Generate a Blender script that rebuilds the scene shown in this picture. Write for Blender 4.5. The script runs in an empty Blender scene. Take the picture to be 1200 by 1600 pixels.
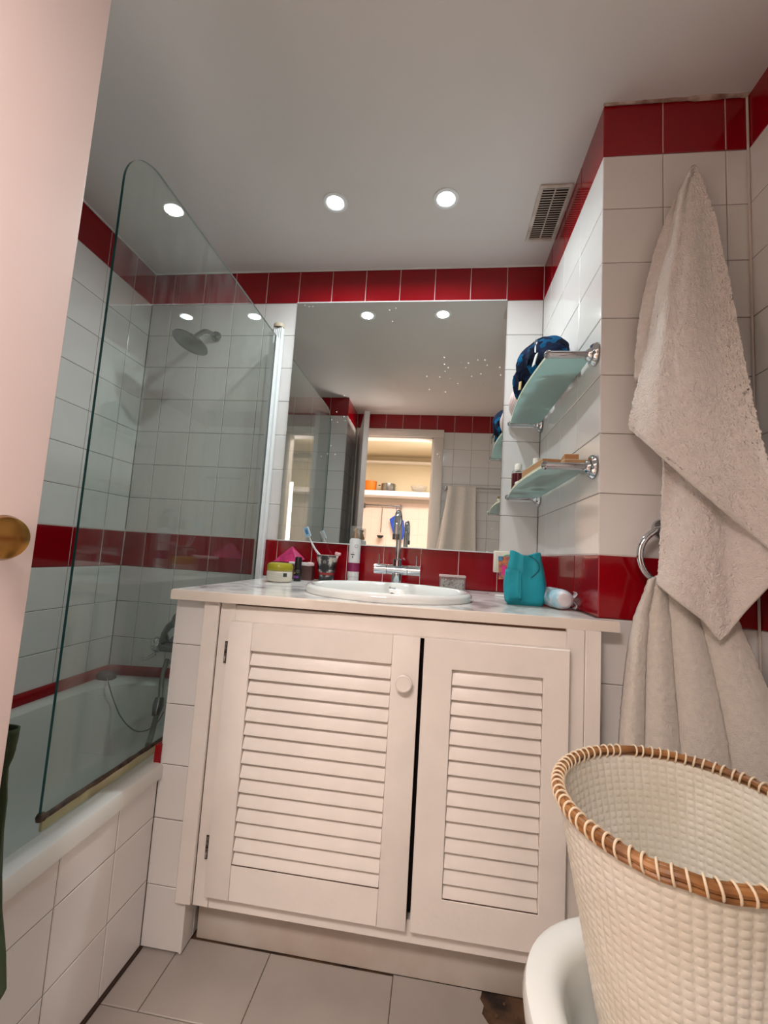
import bpy, bmesh, math, random
from mathutils import Vector, Matrix, noise

# ------------------------------------------------------------------ camera, world, lights, exposure
S = bpy.context.scene
COL = S.collection
H = 0.964                      # camera height above the floor; z values below are relative to the camera
R_ = Vector((0.99073059, 0.12103004, 0.06168161)); U_ = Vector((-0.0490389, -0.10479247, 0.99328431)); W_ = Vector((-0.126681, 0.98710196, 0.09788592))
F_ = 670.24
cam_d = bpy.data.cameras.new('camera'); cam = bpy.data.objects.new('camera', cam_d); COL.objects.link(cam)
cam_d.sensor_fit = 'VERTICAL'; cam_d.sensor_height = 36.0; cam_d.sensor_width = 27.0
cam_d.lens = F_ / 1600 * 36.0; cam_d.clip_start = 0.02; cam_d.clip_end = 60
m = Matrix.Identity(4)
for i in range(3):
    m[i][0] = R_[i]; m[i][1] = U_[i]; m[i][2] = -W_[i]
m[2][3] = H
cam.matrix_world = m
S.camera = cam
world = bpy.data.worlds.new('world'); S.world = world; world.use_nodes = True
world.node_tree.nodes['Background'].inputs[0].default_value = (0.9, 0.85, 0.8, 1)
world.node_tree.nodes['Background'].inputs[1].default_value = 0.3
S.view_settings.view_transform = 'Standard'; S.view_settings.look = 'None'
S.view_settings.gamma = 1; S.view_settings.use_curve_mapping = False
S.view_settings.exposure = 0.15
LIGHT_SPOTS = [(-0.418, 1.368), (-0.028, 1.372)]
def area_light(name, loc, size, power, color, spread=180, rot=(0, 0, 0), shape='DISK', size_y=None):
    d = bpy.data.lights.new(name, 'AREA'); d.shape = shape; d.size = size
    if size_y: d.size_y = size_y
    d.energy = power; d.color = color; d.spread = math.radians(spread)
    o = bpy.data.objects.new(name, d); COL.objects.link(o); o.location = loc; o.rotation_euler = rot
    return o
for (lx, ly) in LIGHT_SPOTS:
    area_light('spot_light', (lx, ly, H + 1.231 - 0.006), 0.05, 4.6, (0.88, 0.97, 1.0), 165)
area_light('kitchen_light', (-0.35, -0.66, H + 1.184), 0.9, 50, (1.0, 0.878, 0.838), 180, shape='RECTANGLE', size_y=0.36)
area_light('doorway_fill_light', (0.62, -1.25, H + 0.25), 0.8, 62, (1.0, 0.878, 0.838), 150, (math.radians(92), 0, math.radians(38)), 'RECTANGLE', 1.1)  # added fill without a fixture, aimed through the doorway

# ------------------------------------------------------------------ helpers
def at(px, py, y):
    d = W_ + (px - 600) / F_ * R_ - (py - 800) / F_ * U_
    return d * (y / d.y)
def lin(c):
    return tuple((x / 12.92 if x <= 0.04045 else ((x + 0.055) / 1.055) ** 2.4) for x in [v / 255 for v in c]) + (1,)
def mat(name, rgb, rough=0.5, metal=0.0, bump=0.0, bscale=50, var=0.0, vscale=5, spec=0.5, coat=0.0, sheen=0.0, trans=0.0, alpha=1.0, emit=None, sss=0.0, vcol=None, bdist=0.002):
    M = bpy.data.materials.new(name); M.use_nodes = True
    nt = M.node_tree; b = nt.nodes['Principled BSDF']
    c = lin(rgb)
    b.inputs['Base Color'].default_value = c
    b.inputs['Roughness'].default_value = rough; b.inputs['Metallic'].default_value = metal
    b.inputs['Specular IOR Level'].default_value = spec
    b.inputs['Coat Weight'].default_value = coat; b.inputs['Sheen Weight'].default_value = sheen
    b.inputs['Transmission Weight'].default_value = trans; b.inputs['Alpha'].default_value = alpha
    tc = nt.nodes.new('ShaderNodeTexCoord')
    if var or vcol:
        n = nt.nodes.new('ShaderNodeTexNoise'); n.inputs['Scale'].default_value = vscale; n.inputs['Detail'].default_value = 4
        nt.links.new(tc.outputs['Object'], n.inputs['Vector'])
        r = nt.nodes.new('ShaderNodeValToRGB')
        c2 = lin(vcol) if vcol else tuple(x * (1 - var) for x in c[:3]) + (1,)
        r.color_ramp.elements[0].position = 0.35; r.color_ramp.elements[0].color = c2
        r.color_ramp.elements[1].position = 0.62; r.color_ramp.elements[1].color = c
        nt.links.new(n.outputs['Fac'], r.inputs['Fac']); nt.links.new(r.outputs['Color'], b.inputs['Base Color'])
    if bump:
        n = nt.nodes.new('ShaderNodeTexNoise'); n.inputs['Scale'].default_value = bscale; n.inputs['Detail'].default_value = 3
        nt.links.new(tc.outputs['Object'], n.inputs['Vector'])
        bp = nt.nodes.new('ShaderNodeBump'); bp.inputs['Strength'].default_value = bump; bp.inputs['Distance'].default_value = bdist
        nt.links.new(n.outputs['Fac'], bp.inputs['Height']); nt.links.new(bp.outputs['Normal'], b.inputs['Normal'])
    if emit:
        b.inputs['Emission Color'].default_value = lin(emit[0]); b.inputs['Emission Strength'].default_value = emit[1]
    return M
WP = {}
def tag(o, label=None, cat=None, group=None, kind=None):
    if label: o['label'] = label
    if cat: o['category'] = cat
    if group: o['group'] = group
    if kind: o['kind'] = kind
    return o
def thing(name, label, cat, loc, group=None):
    o = bpy.data.objects.new(name, None); COL.objects.link(o); o.empty_display_size = 0.05
    L = Vector((loc[0], loc[1], loc[2] + H)); o.location = L; WP[o.name] = L
    return tag(o, label, cat, group)
def obj(name, bm, material, parent=None, smooth=True, label=None, kind=None, recalc=True):
    """vertices are in camera-height coordinates; links them as one mesh object with its origin at its own base"""
    if recalc: bmesh.ops.recalc_face_normals(bm, faces=bm.faces)
    xs = [v.co.x for v in bm.verts]; ys = [v.co.y for v in bm.verts]; zs = [v.co.z for v in bm.verts]
    c = Vector(((min(xs) + max(xs)) / 2, (min(ys) + max(ys)) / 2, min(zs)))
    for v in bm.verts: v.co -= c
    me = bpy.data.meshes.new(name)
    if smooth:
        for f in bm.faces: f.smooth = True
        for e in bm.edges:
            if len(e.link_faces) == 2 and e.calc_face_angle(0) > math.radians(38): e.smooth = False
    bm.to_mesh(me); bm.free()
    mats = material if isinstance(material, (list, tuple)) else [material]
    for mm in mats: me.materials.append(mm)
    o = bpy.data.objects.new(name, me); COL.objects.link(o)
    w = c + Vector((0, 0, H)); WP[o.name] = w
    if parent: o.parent = parent; o.location = w - WP[parent.name]
    else: o.location = w
    if label: o['label'] = label
    if kind: o['kind'] = kind
    return o
def share(src, name, wloc, parent, rot=None, scale=None):
    """another object on the same mesh data; wloc in camera-height coordinates"""
    o = bpy.data.objects.new(name, src.data); COL.objects.link(o)
    w = Vector(wloc) + Vector((0, 0, H)); WP[o.name] = w
    o.parent = parent; o.location = w - WP[parent.name]
    if rot: o.rotation_euler = rot
    if scale: o.scale = scale
    return o
def nb(): return bmesh.new()
def box(bm, x0, x1, y0, y1, z0, z1, bev=0.0, seg=1, mi=0):
    vs = [bm.verts.new((x, y, z)) for z in (z0, z1) for y in (y0, y1) for x in (x0, x1)]
    fs = [bm.faces.new([vs[i] for i in q]) for q in ((0, 2, 3, 1), (4, 5, 7, 6), (0, 1, 5, 4), (2, 6, 7, 3), (0, 4, 6, 2), (1, 3, 7, 5))]
    for f in fs: f.material_index = mi
    if bev:
        es = list({e for f in fs for e in f.edges})
        bmesh.ops.bevel(bm, geom=es, offset=bev, segments=seg, profile=0.5, affect='EDGES')
    return vs
def obox(bm, c, sx, sy, sz, rz=0, rx=0, ry=0, bev=0, seg=1, mi=0):
    t = bmesh.new(); box(t, -sx / 2, sx / 2, -sy / 2, sy / 2, -sz / 2, sz / 2, bev, seg, mi)
    M = Matrix.Translation(c) @ Matrix.Rotation(rz, 4, 'Z') @ Matrix.Rotation(ry, 4, 'Y') @ Matrix.Rotation(rx, 4, 'X')
    merge(bm, t, M)
def merge(bm, t, M=None):
    mp = {}
    for v in t.verts: mp[v] = bm.verts.new(M @ v.co if M else v.co)
    for f in t.faces:
        try:
            g = bm.faces.new([mp[v] for v in f.verts]); g.material_index = f.material_index
        except ValueError: pass
    t.free()
def tube(bm, pts, r, seg=12, closed=False, caps=True, mi=0):
    pts = [Vector(p) for p in pts]; n = len(pts)
    rs = r if isinstance(r, (list, tuple)) else [r] * n
    rings = []; prev = None
    for i, p in enumerate(pts):
        if closed: t = (pts[(i + 1) % n] - pts[i - 1])
        else: t = pts[min(i + 1, n - 1)] - pts[max(i - 1, 0)]
        t.normalize()
        if prev is None:
            a = t.orthogonal().normalized()
        else:
            a = prev - t * prev.dot(t)
            a = a.normalized() if a.length > 1e-6 else t.orthogonal().normalized()
        prev = a; b = t.cross(a)
        rings.append([bm.verts.new(p + rs[i] * (math.cos(k * math.tau / seg) * a + math.sin(k * math.tau / seg) * b)) for k in range(seg)])
    for i in range(n if closed else n - 1):
        A, B = rings[i], rings[(i + 1) % n]
        off = 0
        if closed and i == n - 1:
            off = min(range(seg), key=lambda o: (A[0].co - B[o].co).length)
        for k in range(seg):
            f = bm.faces.new((A[k], A[(k + 1) % seg], B[(k + 1 + off) % seg], B[(k + off) % seg])); f.material_index = mi
    if caps and not closed:
        f = bm.faces.new(rings[0][::-1]); f.material_index = mi
        f = bm.faces.new(rings[-1]); f.material_index = mi
def lathe(bm, c, prof, seg=32, axis='Z', sx=1.0, sy=1.0, mi=0, rot=None):
    """prof: (radius, height) pairs along the axis"""
    c = Vector(c); rings = []
    def P(r, h, a):
        x, y = r * math.cos(a) * sx, r * math.sin(a) * sy
        v = Vector((x, y, h)) if axis == 'Z' else (Vector((h, x, y)) if axis == 'X' else Vector((x, h, y)))
        if rot: v = rot @ v
        return c + v
    for r, h in prof:
        if r < 1e-6: rings.append([bm.verts.new(P(0, h, 0))])
        else: rings.append([bm.verts.new(P(r, h, k * math.tau / seg)) for k in range(seg)])
    for A, B in zip(rings, rings[1:]):
        for k in range(seg):
            k2 = (k + 1) % seg
            if len(A) == 1 and len(B) == 1: continue
            if len(A) == 1: q = (A[0], B[k], B[k2])
            elif len(B) == 1: q = (A[k], A[k2], B[0])
            else: q = (A[k], A[k2], B[k2], B[k])
            f = bm.faces.new(q); f.material_index = mi
def grid(bm, fn, nu, nv, cu=False, mi=0):
    vs = [[bm.verts.new(fn(i / nu, j / nv)) for i in range(nu if cu else nu + 1)] for j in range(nv + 1)]
    n = nu
    for j in range(nv):
        for i in range(n):
            i2 = (i + 1) % nu if cu else i + 1
            f = bm.faces.new((vs[j][i], vs[j][i2], vs[j + 1][i2], vs[j + 1][i])); f.material_index = mi
    return vs
def interp(pts, t):
    """pts: list of (key, val...) sorted"""
    if t <= pts[0][0]: return pts[0][1:]
    for a, b in zip(pts, pts[1:]):
        if t <= b[0]:
            k = (t - a[0]) / (b[0] - a[0])
            return tuple(p + (q - p) * k for p, q in zip(a[1:], b[1:]))
    return pts[-1][1:]
def sm(t): t = max(0, min(1, t)); return t * t * (3 - 2 * t)

# ------------------------------------------------------------------ materials
WHITE_TILE = mat('white_glazed_tile', (224, 221, 218), 0.12, bump=0.12, bscale=9, var=0.05, vscale=3, bdist=0.004)
RED_TILE = mat('red_glazed_tile', (142, 4, 18), 0.10, bump=0.10, bscale=9, var=0.10, vscale=6, bdist=0.004)
FLOOR_TILE = mat('floor_tile', (168, 160, 153), 0.35, bump=0.1, bscale=30, var=0.08, vscale=8)
PAINT = mat('ceiling_paint', (216, 213, 210), 0.75, bump=0.15, bscale=25, var=0.03, vscale=2)
WOOD = mat('white_painted_wood', (232, 225, 217), 0.42, bump=0.25, bscale=60, var=0.07, vscale=9)
GAP_SHADE = mat('recess_shade', (40, 30, 26), 0.9)  # near-black colour standing for the shade inside gaps, recesses and holes
PLINTH = mat('stained_plaster', (196, 188, 178), 0.6, bump=0.5, bscale=22, vcol=(180, 165, 152), vscale=7)
DOORP = mat('pinkish_door_paint', (203, 185, 179), 0.4, bump=0.12, bscale=14, var=0.03, vscale=5)
CERAMIC = mat('white_ceramic', (226, 228, 224), 0.08, coat=0.3)
ENAMEL = mat('bath_enamel', (205, 205, 199), 0.16, coat=0.3)
CHROME = mat('chrome', (205, 208, 212), 0.07, metal=1.0)
CHROME_D = mat('worn_chrome', (130, 130, 130), 0.22, metal=1.0)
BRASS = mat('aged_brass', (166, 124, 66), 0.22, metal=1.0)
PROFILE = mat('white_profile', (232, 236, 236), 0.3)
BEIGE = mat('beige_plastic', (205, 190, 165), 0.45)
SEAL = mat('yellowed_seal', (214, 206, 168), 0.35, vcol=(196, 184, 138), vscale=14)
MOLD = mat('mouldy_strip', (92, 72, 56), 0.7, vcol=(48, 36, 30), vscale=60)
TERRY = mat('terry_cloth', (232, 223, 215), 0.95, bump=1.0, bscale=300, sheen=0.3, var=0.08, vscale=60, bdist=0.004)
TERRY2 = mat('terry_cloth_fine', (226, 218, 207), 0.95, bump=1.0, bscale=520, sheen=0.4, var=0.08, vscale=90, bdist=0.003)
GREENC = mat('olive_fabric', (46, 60, 34), 0.9, bump=0.5, bscale=60, var=0.35, vscale=10)
WEAVE = mat('white_palm_weave', (222, 217, 205), 0.5, bump=0.15, bscale=80, vcol=(210, 203, 186), vscale=9)
CANE = mat('brown_cane', (166, 114, 62), 0.35, bump=0.4, bscale=60, vcol=(112, 70, 36), vscale=24)
STITCH = mat('pale_stitch', (226, 206, 176), 0.5)
def no_caustic_glass(name, tint, haze=0.06, hazecol=(200, 205, 200), fac=None, rough=0.0):
    M = bpy.data.materials.new(name); M.use_nodes = True; nt = M.node_tree; nt.nodes.clear()
    out = nt.nodes.new('ShaderNodeOutputMaterial'); tr = nt.nodes.new('ShaderNodeBsdfTransparent'); gl = nt.nodes.new('ShaderNodeBsdfGlossy')
    df = nt.nodes.new('ShaderNodeBsdfDiffuse'); fr = nt.nodes.new('ShaderNodeFresnel'); m1 = nt.nodes.new('ShaderNodeMixShader'); m2 = nt.nodes.new('ShaderNodeMixShader')
    tr.inputs[0].default_value = tint; gl.inputs['Roughness'].default_value = rough; fr.inputs['IOR'].default_value = 1.5
    df.inputs[0].default_value = lin(hazecol)
    ge = nt.nodes.new('ShaderNodeNewGeometry'); mi = nt.nodes.new('ShaderNodeMapRange'); mi.inputs['To Min'].default_value = 1.5; mi.inputs['To Max'].default_value = 1 / 1.5
    nt.links.new(ge.outputs['Backfacing'], mi.inputs['Value']); nt.links.new(mi.outputs[0], fr.inputs['IOR'])
    tc = nt.nodes.new('ShaderNodeTexCoord'); mp = nt.nodes.new('ShaderNodeMapping'); n = nt.nodes.new('ShaderNodeTexNoise'); cr = nt.nodes.new('ShaderNodeValToRGB')
    mp.inputs['Scale'].default_value = (30, 30, 5); n.inputs['Scale'].default_value = 1.6; n.inputs['Detail'].default_value = 6
    cr.color_ramp.elements[0].position = 0.35; cr.color_ramp.elements[0].color = (haze * 0.4,) * 3 + (1,)
    cr.color_ramp.elements[1].position = 0.8; cr.color_ramp.elements[1].color = (haze * 2.2,) * 3 + (1,)
    L = nt.links.new
    L(tc.outputs['Object'], mp.inputs['Vector']); L(mp.outputs[0], n.inputs['Vector']); L(n.outputs['Fac'], cr.inputs['Fac'])
    L(fr.outputs[0], m1.inputs[0]); L(tr.outputs[0], m1.inputs[1]); L(gl.outputs[0], m1.inputs[2])
    L(cr.outputs['Color'], m2.inputs[0]); L(m1.outputs[0], m2.inputs[1]); L(df.outputs[0], m2.inputs[2]); L(m2.outputs[0], out.inputs[0])
    return M
GLASS = no_caustic_glass('bath_screen_glass', (0.90, 0.94, 0.92, 1), 0.028)
EDGE = mat('green_glass_edge', (30, 92, 92), 0.15, spec=0.6)
CLEARP = no_caustic_glass('clear_plastic', (0.92, 0.92, 0.92, 1), 0.12, (235, 235, 235))
def frosted():
    M = bpy.data.materials.new('frosted_shelf_glass'); M.use_nodes = True; nt = M.node_tree; nt.nodes.clear()
    out = nt.nodes.new('ShaderNodeOutputMaterial'); tl = nt.nodes.new('ShaderNodeBsdfTranslucent'); df = nt.nodes.new('ShaderNodeBsdfDiffuse'); gl = nt.nodes.new('ShaderNodeBsdfGlossy')
    a = nt.nodes.new('ShaderNodeMixShader'); b = nt.nodes.new('ShaderNodeMixShader'); fr = nt.nodes.new('ShaderNodeFresnel')
    tl.inputs[0].default_value = lin((216, 244, 240)); df.inputs[0].default_value = lin((200, 228, 224)); gl.inputs['Roughness'].default_value = 0.22
    a.inputs[0].default_value = 0.45; L = nt.links.new
    L(tl.outputs[0], a.inputs[1]); L(df.outputs[0], a.inputs[2]); L(fr.outputs[0], b.inputs[0]); L(a.outputs[0], b.inputs[1]); L(gl.outputs[0], b.inputs[2]); L(b.outputs[0], out.inputs[0])
    return M
FROST = frosted()
def mirror_mat():
    M = bpy.data.materials.new('mirror_silver'); M.use_nodes = True; nt = M.node_tree; b = nt.nodes['Principled BSDF']
    b.inputs['Base Color'].default_value = (0.80, 0.83, 0.80, 1); b.inputs['Metallic'].default_value = 1; b.inputs['Roughness'].default_value = 0.0
    tc = nt.nodes.new('ShaderNodeTexCoord'); v = nt.nodes.new('ShaderNodeTexVoronoi'); v.inputs['Scale'].default_value = 42
    n = nt.nodes.new('ShaderNodeTexNoise'); n.inputs['Scale'].default_value = 3.5
    a = nt.nodes.new('ShaderNodeMath'); a.operation = 'LESS_THAN'; a.inputs[1].default_value = 0.11
    c = nt.nodes.new('ShaderNodeMath'); c.operation = 'GREATER_THAN'; c.inputs[1].default_value = 0.585
    e = nt.nodes.new('ShaderNodeMath'); e.operation = 'MULTIPLY'; g = nt.nodes.new('ShaderNodeMath'); g.operation = 'MULTIPLY'; g.inputs[1].default_value = 0.6
    df = nt.nodes.new('ShaderNodeBsdfDiffuse'); df.inputs[0].default_value = (0.85, 0.85, 0.83, 1); mx = nt.nodes.new('ShaderNodeMixShader')
    L = nt.links.new
    L(tc.outputs['Object'], v.inputs['Vector']); L(tc.outputs['Object'], n.inputs['Vector']); L(v.outputs['Distance'], a.inputs[0]); L(n.outputs['Fac'], c.inputs[0])
    L(a.outputs[0], e.inputs[0]); L(c.outputs[0], e.inputs[1]); L(e.outputs[0], g.inputs[0]); L(g.outputs[0], mx.inputs[0]); L(b.outputs[0], mx.inputs[1]); L(df.outputs[0], mx.inputs[2])
    L(mx.outputs[0], nt.nodes['Material Output'].inputs[0])
    return M
MIRROR = mirror_mat()
def grout_mat():
    """pale cement in the red bands, greyer cement between the white tiles (its own colour, by height)"""
    M = bpy.data.materials.new('tile_grout'); M.use_nodes = True; nt = M.node_tree; b = nt.nodes['Principled BSDF']; b.inputs['Roughness'].default_value = 0.85
    g = nt.nodes.new('ShaderNodeNewGeometry'); s = nt.nodes.new('ShaderNodeSeparateXYZ'); r = nt.nodes.new('ShaderNodeValToRGB'); mr = nt.nodes.new('ShaderNodeMapRange')
    mr.inputs['From Min'].default_value = 0; mr.inputs['From Max'].default_value = 2.195
    r.color_ramp.interpolation = 'CONSTANT'
    grey = lin((112, 102, 94)); pale = lin((222, 206, 200))
    el = r.color_ramp.elements; el[0].position = 0; el[0].color = grey; el[1].position = 0.845 / 2.195; el[1].color = pale
    for p, c in ((0.995 / 2.195, grey), (2.045 / 2.195, pale)):
        e = el.new(p); e.color = c
    L = nt.links.new
    L(g.outputs['Position'], s.inputs[0]); L(s.outputs['Z'], mr.inputs['Value']); L(mr.outputs[0], r.inputs['Fac']); L(r.outputs['Color'], b.inputs['Base Color'])
    return M
GROUT = grout_mat()
def marble():
    M = bpy.data.materials.new('veined_marble'); M.use_nodes = True; nt = M.node_tree; b = nt.nodes['Principled BSDF']; b.inputs['Roughness'].default_value = 0.16
    tc = nt.nodes.new('ShaderNodeTexCoord'); n = nt.nodes.new('ShaderNodeTexNoise'); n.inputs['Scale'].default_value = 5; n.inputs['Detail'].default_value = 9; n.inputs['Distortion'].default_value = 1.2
    r = nt.nodes.new('ShaderNodeValToRGB'); el = r.color_ramp.elements
    el[0].position = 0.36; el[0].color = lin((160, 160, 158)); el[1].position = 0.47; el[1].color = lin((218, 216, 212))
    e = el.new(0.56); e.color = lin((232, 228, 222)); e = el.new(0.64); e.color = lin((198, 196, 192))
    nt.links.new(tc.outputs['Object'], n.inputs['Vector']); nt.links.new(n.outputs['Fac'], r.inputs['Fac']); nt.links.new(r.outputs['Color'], b.inputs['Base Color'])
    return M
MARBLE = marble()

# ------------------------------------------------------------------ room shell
ZC, ZF, ZT = 1.231, -0.964, -0.119
D, XL, XR, DP, XW, YB = 1.73, -1.36, 0.383, 1.09, 0.733, -0.20
def struct(name, bm, material, smooth=False):
    o = obj(name, bm, material, None, smooth); o['kind'] = 'structure'; return o
def slab(name, x0, x1, y0, y1, z0, z1, material=None):
    bm = nb(); box(bm, x0, x1, y0, y1, z0, z1); return struct(name, bm, material or GROUT)
TT = 0.005
_tc = {}
rnd = random.Random(4)
def tile_mesh(w, h, material):
    key = (round(w, 3), round(h, 3), material.name)
    if key in _tc: return _tc[key]
    g = 0.0022 if material.name.startswith('red') else 0.0016; W, Hh = w - g, h - g; b = 0.0018
    bm = nb(); o = [(-W / 2, -Hh / 2), (W / 2, -Hh / 2), (W / 2, Hh / 2), (-W / 2, Hh / 2)]; i_ = [(-W / 2 + b, -Hh / 2 + b), (W / 2 - b, -Hh / 2 + b), (W / 2 - b, Hh / 2 - b), (-W / 2 + b, Hh / 2 - b)]
    V0 = [bm.verts.new((x, y, -TT)) for x, y in o]; V1 = [bm.verts.new((x, y, -0.0012)) for x, y in o]; V2 = [bm.verts.new((x, y, 0)) for x, y in i_]
    bm.faces.new(V2)
    for k in range(4):
        j = (k + 1) % 4
        bm.faces.new((V0[k], V0[j], V1[j], V1[k])); bm.faces.new((V1[k], V1[j], V2[j], V2[k]))
    bmesh.ops.recalc_face_normals(bm, faces=bm.faces)
    me = bpy.data.meshes.new('tile'); bm.to_mesh(me); bm.free(); me.materials.append(material); _tc[key] = me
    return me
def tiles(parent, origin, u, v, cu, cv, colour, skip=None, jitter=0.0022):
    """origin + u*a + v*b; u x v is the way the tiles face"""
    u = Vector(u); v = Vector(v); n = u.cross(v); O = Vector(origin)
    base = Matrix((u, v, n)).transposed()
    for i in range(len(cu) - 1):
        for j in range(len(cv) - 1):
            w, h = cu[i + 1] - cu[i], cv[j + 1] - cv[j]
            if w < 0.006 or h < 0.006: continue
            a, b = (cu[i] + cu[i + 1]) / 2, (cv[j] + cv[j + 1]) / 2
            if skip and skip(a, b): continue
            me = tile_mesh(w, h, colour(j, a, b))
            o = bpy.data.objects.new('tile', me); COL.objects.link(o); o.parent = parent
            wl = O + u * a + v * b + Vector((0, 0, H)) + n * (-0.0026 + rnd.uniform(-0.0003, 0.0003))
            R3 = base.to_4x4() @ Matrix.Rotation(rnd.uniform(-jitter, jitter), 4, 'X') @ Matrix.Rotation(rnd.uniform(-jitter, jitter), 4, 'Y')
            o.matrix_local = Matrix.Translation(wl - WP[parent.name]) @ R3
def rows(zmin):
    r = [ZC - 0.15 * k for k in range(16) if ZC - 0.15 * k > zmin + 0.01]
    return sorted(r + [zmin])
def zc_colour(j, a, b):      # b is z here
    return RED_TILE if (b > ZC - 0.15 or ZC - 1.35 < b < ZC - 1.2) else WHITE_TILE
def cuts(lo, hi, line, pitch=0.15):
    k0 = math.ceil((lo - line) / pitch) ; out = [lo]; k = k0
    while line + k * pitch < hi - 0.004:
        x = line + k * pitch
        if x > lo + 0.004: out.append(x)
        k += 1
    return out + [hi]
RIM = -0.545
w_back = slab('wall_back', XL - 0.1, XW + 0.1, D + 0.004, D + 0.1, ZF, ZC)
MX0, MX1, MZ0, MZ1 = -0.6629, 0.2371, 0.034, 1.0775
tiles(w_back, (0, D, 0), (1, 0, 0), (0, 0, 1), cuts(XL - 0.0022, XR + 0.0022, -0.5129), rows(-0.575), zc_colour, lambda x, z: (MX0 < x < MX1 and MZ0 < z < MZ1) or (x > -0.65 and z < ZT - 0.03))
w_left = slab('wall_left', XL - 0.1, XL - 0.004, 0.19, D + 0.004, ZF, ZC)
tiles(w_left, (XL, 0, 0), (0, 1, 0), (0, 0, 1), cuts(0.19, D + 0.0022, 1.6116), rows(-0.575), zc_colour)
w_rec = slab('wall_recess', XR + 0.004, XR + 0.08, DP + 0.006, D + 0.004, ZF, ZC)
tiles(w_rec, (XR, 0, 0), (0, -1, 0), (0, 0, 1), [-D - 0.0022, -1.612, -1.442, -1.273, -DP - 0.0022], rows(-0.30), zc_colour, lambda a, z: z < ZT - 0.02)
w_pier = slab('wall_pier', XR + 0.0045, XW + 0.1, DP + 0.004, DP + 0.09, ZF, ZC)
tiles(w_pier, (0, DP, 0), (1, 0, 0), (0, 0, 1), [XR + 0.0022, 0.533, 0.683, XW + 0.0022], rows(ZF), zc_colour)
w_right = slab('wall_right', XW + 0.004, XW + 0.1, YB, DP + 0.004, ZF, ZC)
tiles(w_right, (XW, 0, 0), (0, -1, 0), (0, 0, 1), [-DP - 0.0022] + [-DP + 0.15 * k for k in range(1, 9)] + [-YB], rows(ZF), zc_colour)
# wall behind the camera with the doorway
OX0, OX1, OZ = -0.70, -0.075, 1.03
bm = nb(); box(bm, -0.755, OX0, YB - 0.1, YB - 0.004, ZF, ZC); box(bm, OX1, XW + 0.1, YB - 0.1, YB - 0.004, ZF, ZC); box(bm, OX0, OX1, YB - 0.1, YB - 0.004, OZ, ZC)
w_front = struct('wall_front', bm, GROUT)
tiles(w_front, (0, YB, 0), (-1, 0, 0), (0, 0, 1), cuts(-XW, 0.755, 0.05), rows(ZF), zc_colour, lambda a, z: (OX0 - 0.02 < -a < OX1 + 0.02 and z < OZ))
# tiled pier at the near end of the bath
bm = nb(); box(bm, XL - 0.1, -0.759, YB - 0.1, 0.186, ZF, ZC)
w_end = struct('wall_bath_end', bm, GROUT)
tiles(w_end, (0, 0.19, 0), (-1, 0, 0), (0, 0, 1), [0.755, 0.905, 1.055, 1.205, 1.36], rows(RIM), zc_colour)
tiles(w_end, (-0.755, 0, 0), (0, 1, 0), (0, 0, 1), [YB, -0.11, 0.04, 0.19], rows(ZF), zc_colour)
# tiled front of the bath
XB = -0.652
bm = nb(); box(bm, XB - 0.05, XB - 0.004, 0.19, 1.0488, ZF, -0.584)
w_bath = struct('wall_bath_front', bm, GROUT)
tiles(w_bath, (XB, 0, 0), (0, 1, 0), (0, 0, 1), cuts(0.19, 1.0465, 0.919), [ZF + 0.002, -0.817, -0.673, -0.5835], lambda j, a, b: WHITE_TILE)
# low tiled pier between bath and cabinet
PX0, PX1, PY = -0.652, -0.548, 1.045
bm = nb(); box(bm, PX0 + 0.004, PX1 - 0.004, PY + 0.004, D + 0.003, ZF, ZT - 0.026)
w_low = struct('wall_low_pier', bm, GROUT)
pr = [ZF, -0.825, -0.675, -0.549, -0.405, -0.258, ZT - 0.026]
tiles(w_low, (0, PY, 0), (1, 0, 0), (0, 0, 1), [PX0 - 0.004, PX1 - 0.002], pr, lambda j, a, b: WHITE_TILE)
tiles(w_low, (PX1, 0, 0), (0, 1, 0), (0, 0, 1), [PY, PY + 0.049, PY + 0.199], pr, lambda j, a, b: WHITE_TILE)
tiles(w_low, (PX0, 0, 0), (0, -1, 0), (0, 0, 1), [-D, -1.612, -1.462, -1.312, -1.162, -PY], [RIM + 0.045, -0.405, -0.258, ZT - 0.026], lambda j, a, b: WHITE_TILE)
# red quarter-round trim along the bath
def trim(name, pts, h, w, sq=False):
    bm = nb(); V = []
    for (x, y, z, nx, ny) in pts:
        V.append([bm.verts.new((x + nx * a, y + ny * a, z + b)) for a, b in ((-0.001, 0), (w, 0), (w, h * 0.55), (w * (0.97 if sq else 0.7), h * (0.97 if sq else 0.85)), (w * 0.25, h), (-0.001, h))])
    for A, B in zip(V, V[1:]):
        for k in range(5): bm.faces.new((A[k], A[k + 1], B[k + 1], B[k]))
    bm.faces.new(V[0]); bm.faces.new(V[-1][::-1])
    return struct(name, bm, RED_TILE, True)
trim('trim_1', [(XL, 0.19, -0.578, 1, 0), (XL, D, -0.578, 1, -1), (PX0, D, -0.552, -1, -1)], 0.040, 0.014)
trim('trim_2', [(PX0, PY - 0.002, RIM - 0.004, -1, 0), (PX0, D - 0.01, RIM - 0.004, -1, 0)], 0.046, 0.017, True)
# ceiling
bm = nb(); box(bm, XL - 0.1, XW + 0.1, YB - 0.1, D + 0.1, ZC, ZC + 0.08)
ceil = struct('ceiling', bm, PAINT)
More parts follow.
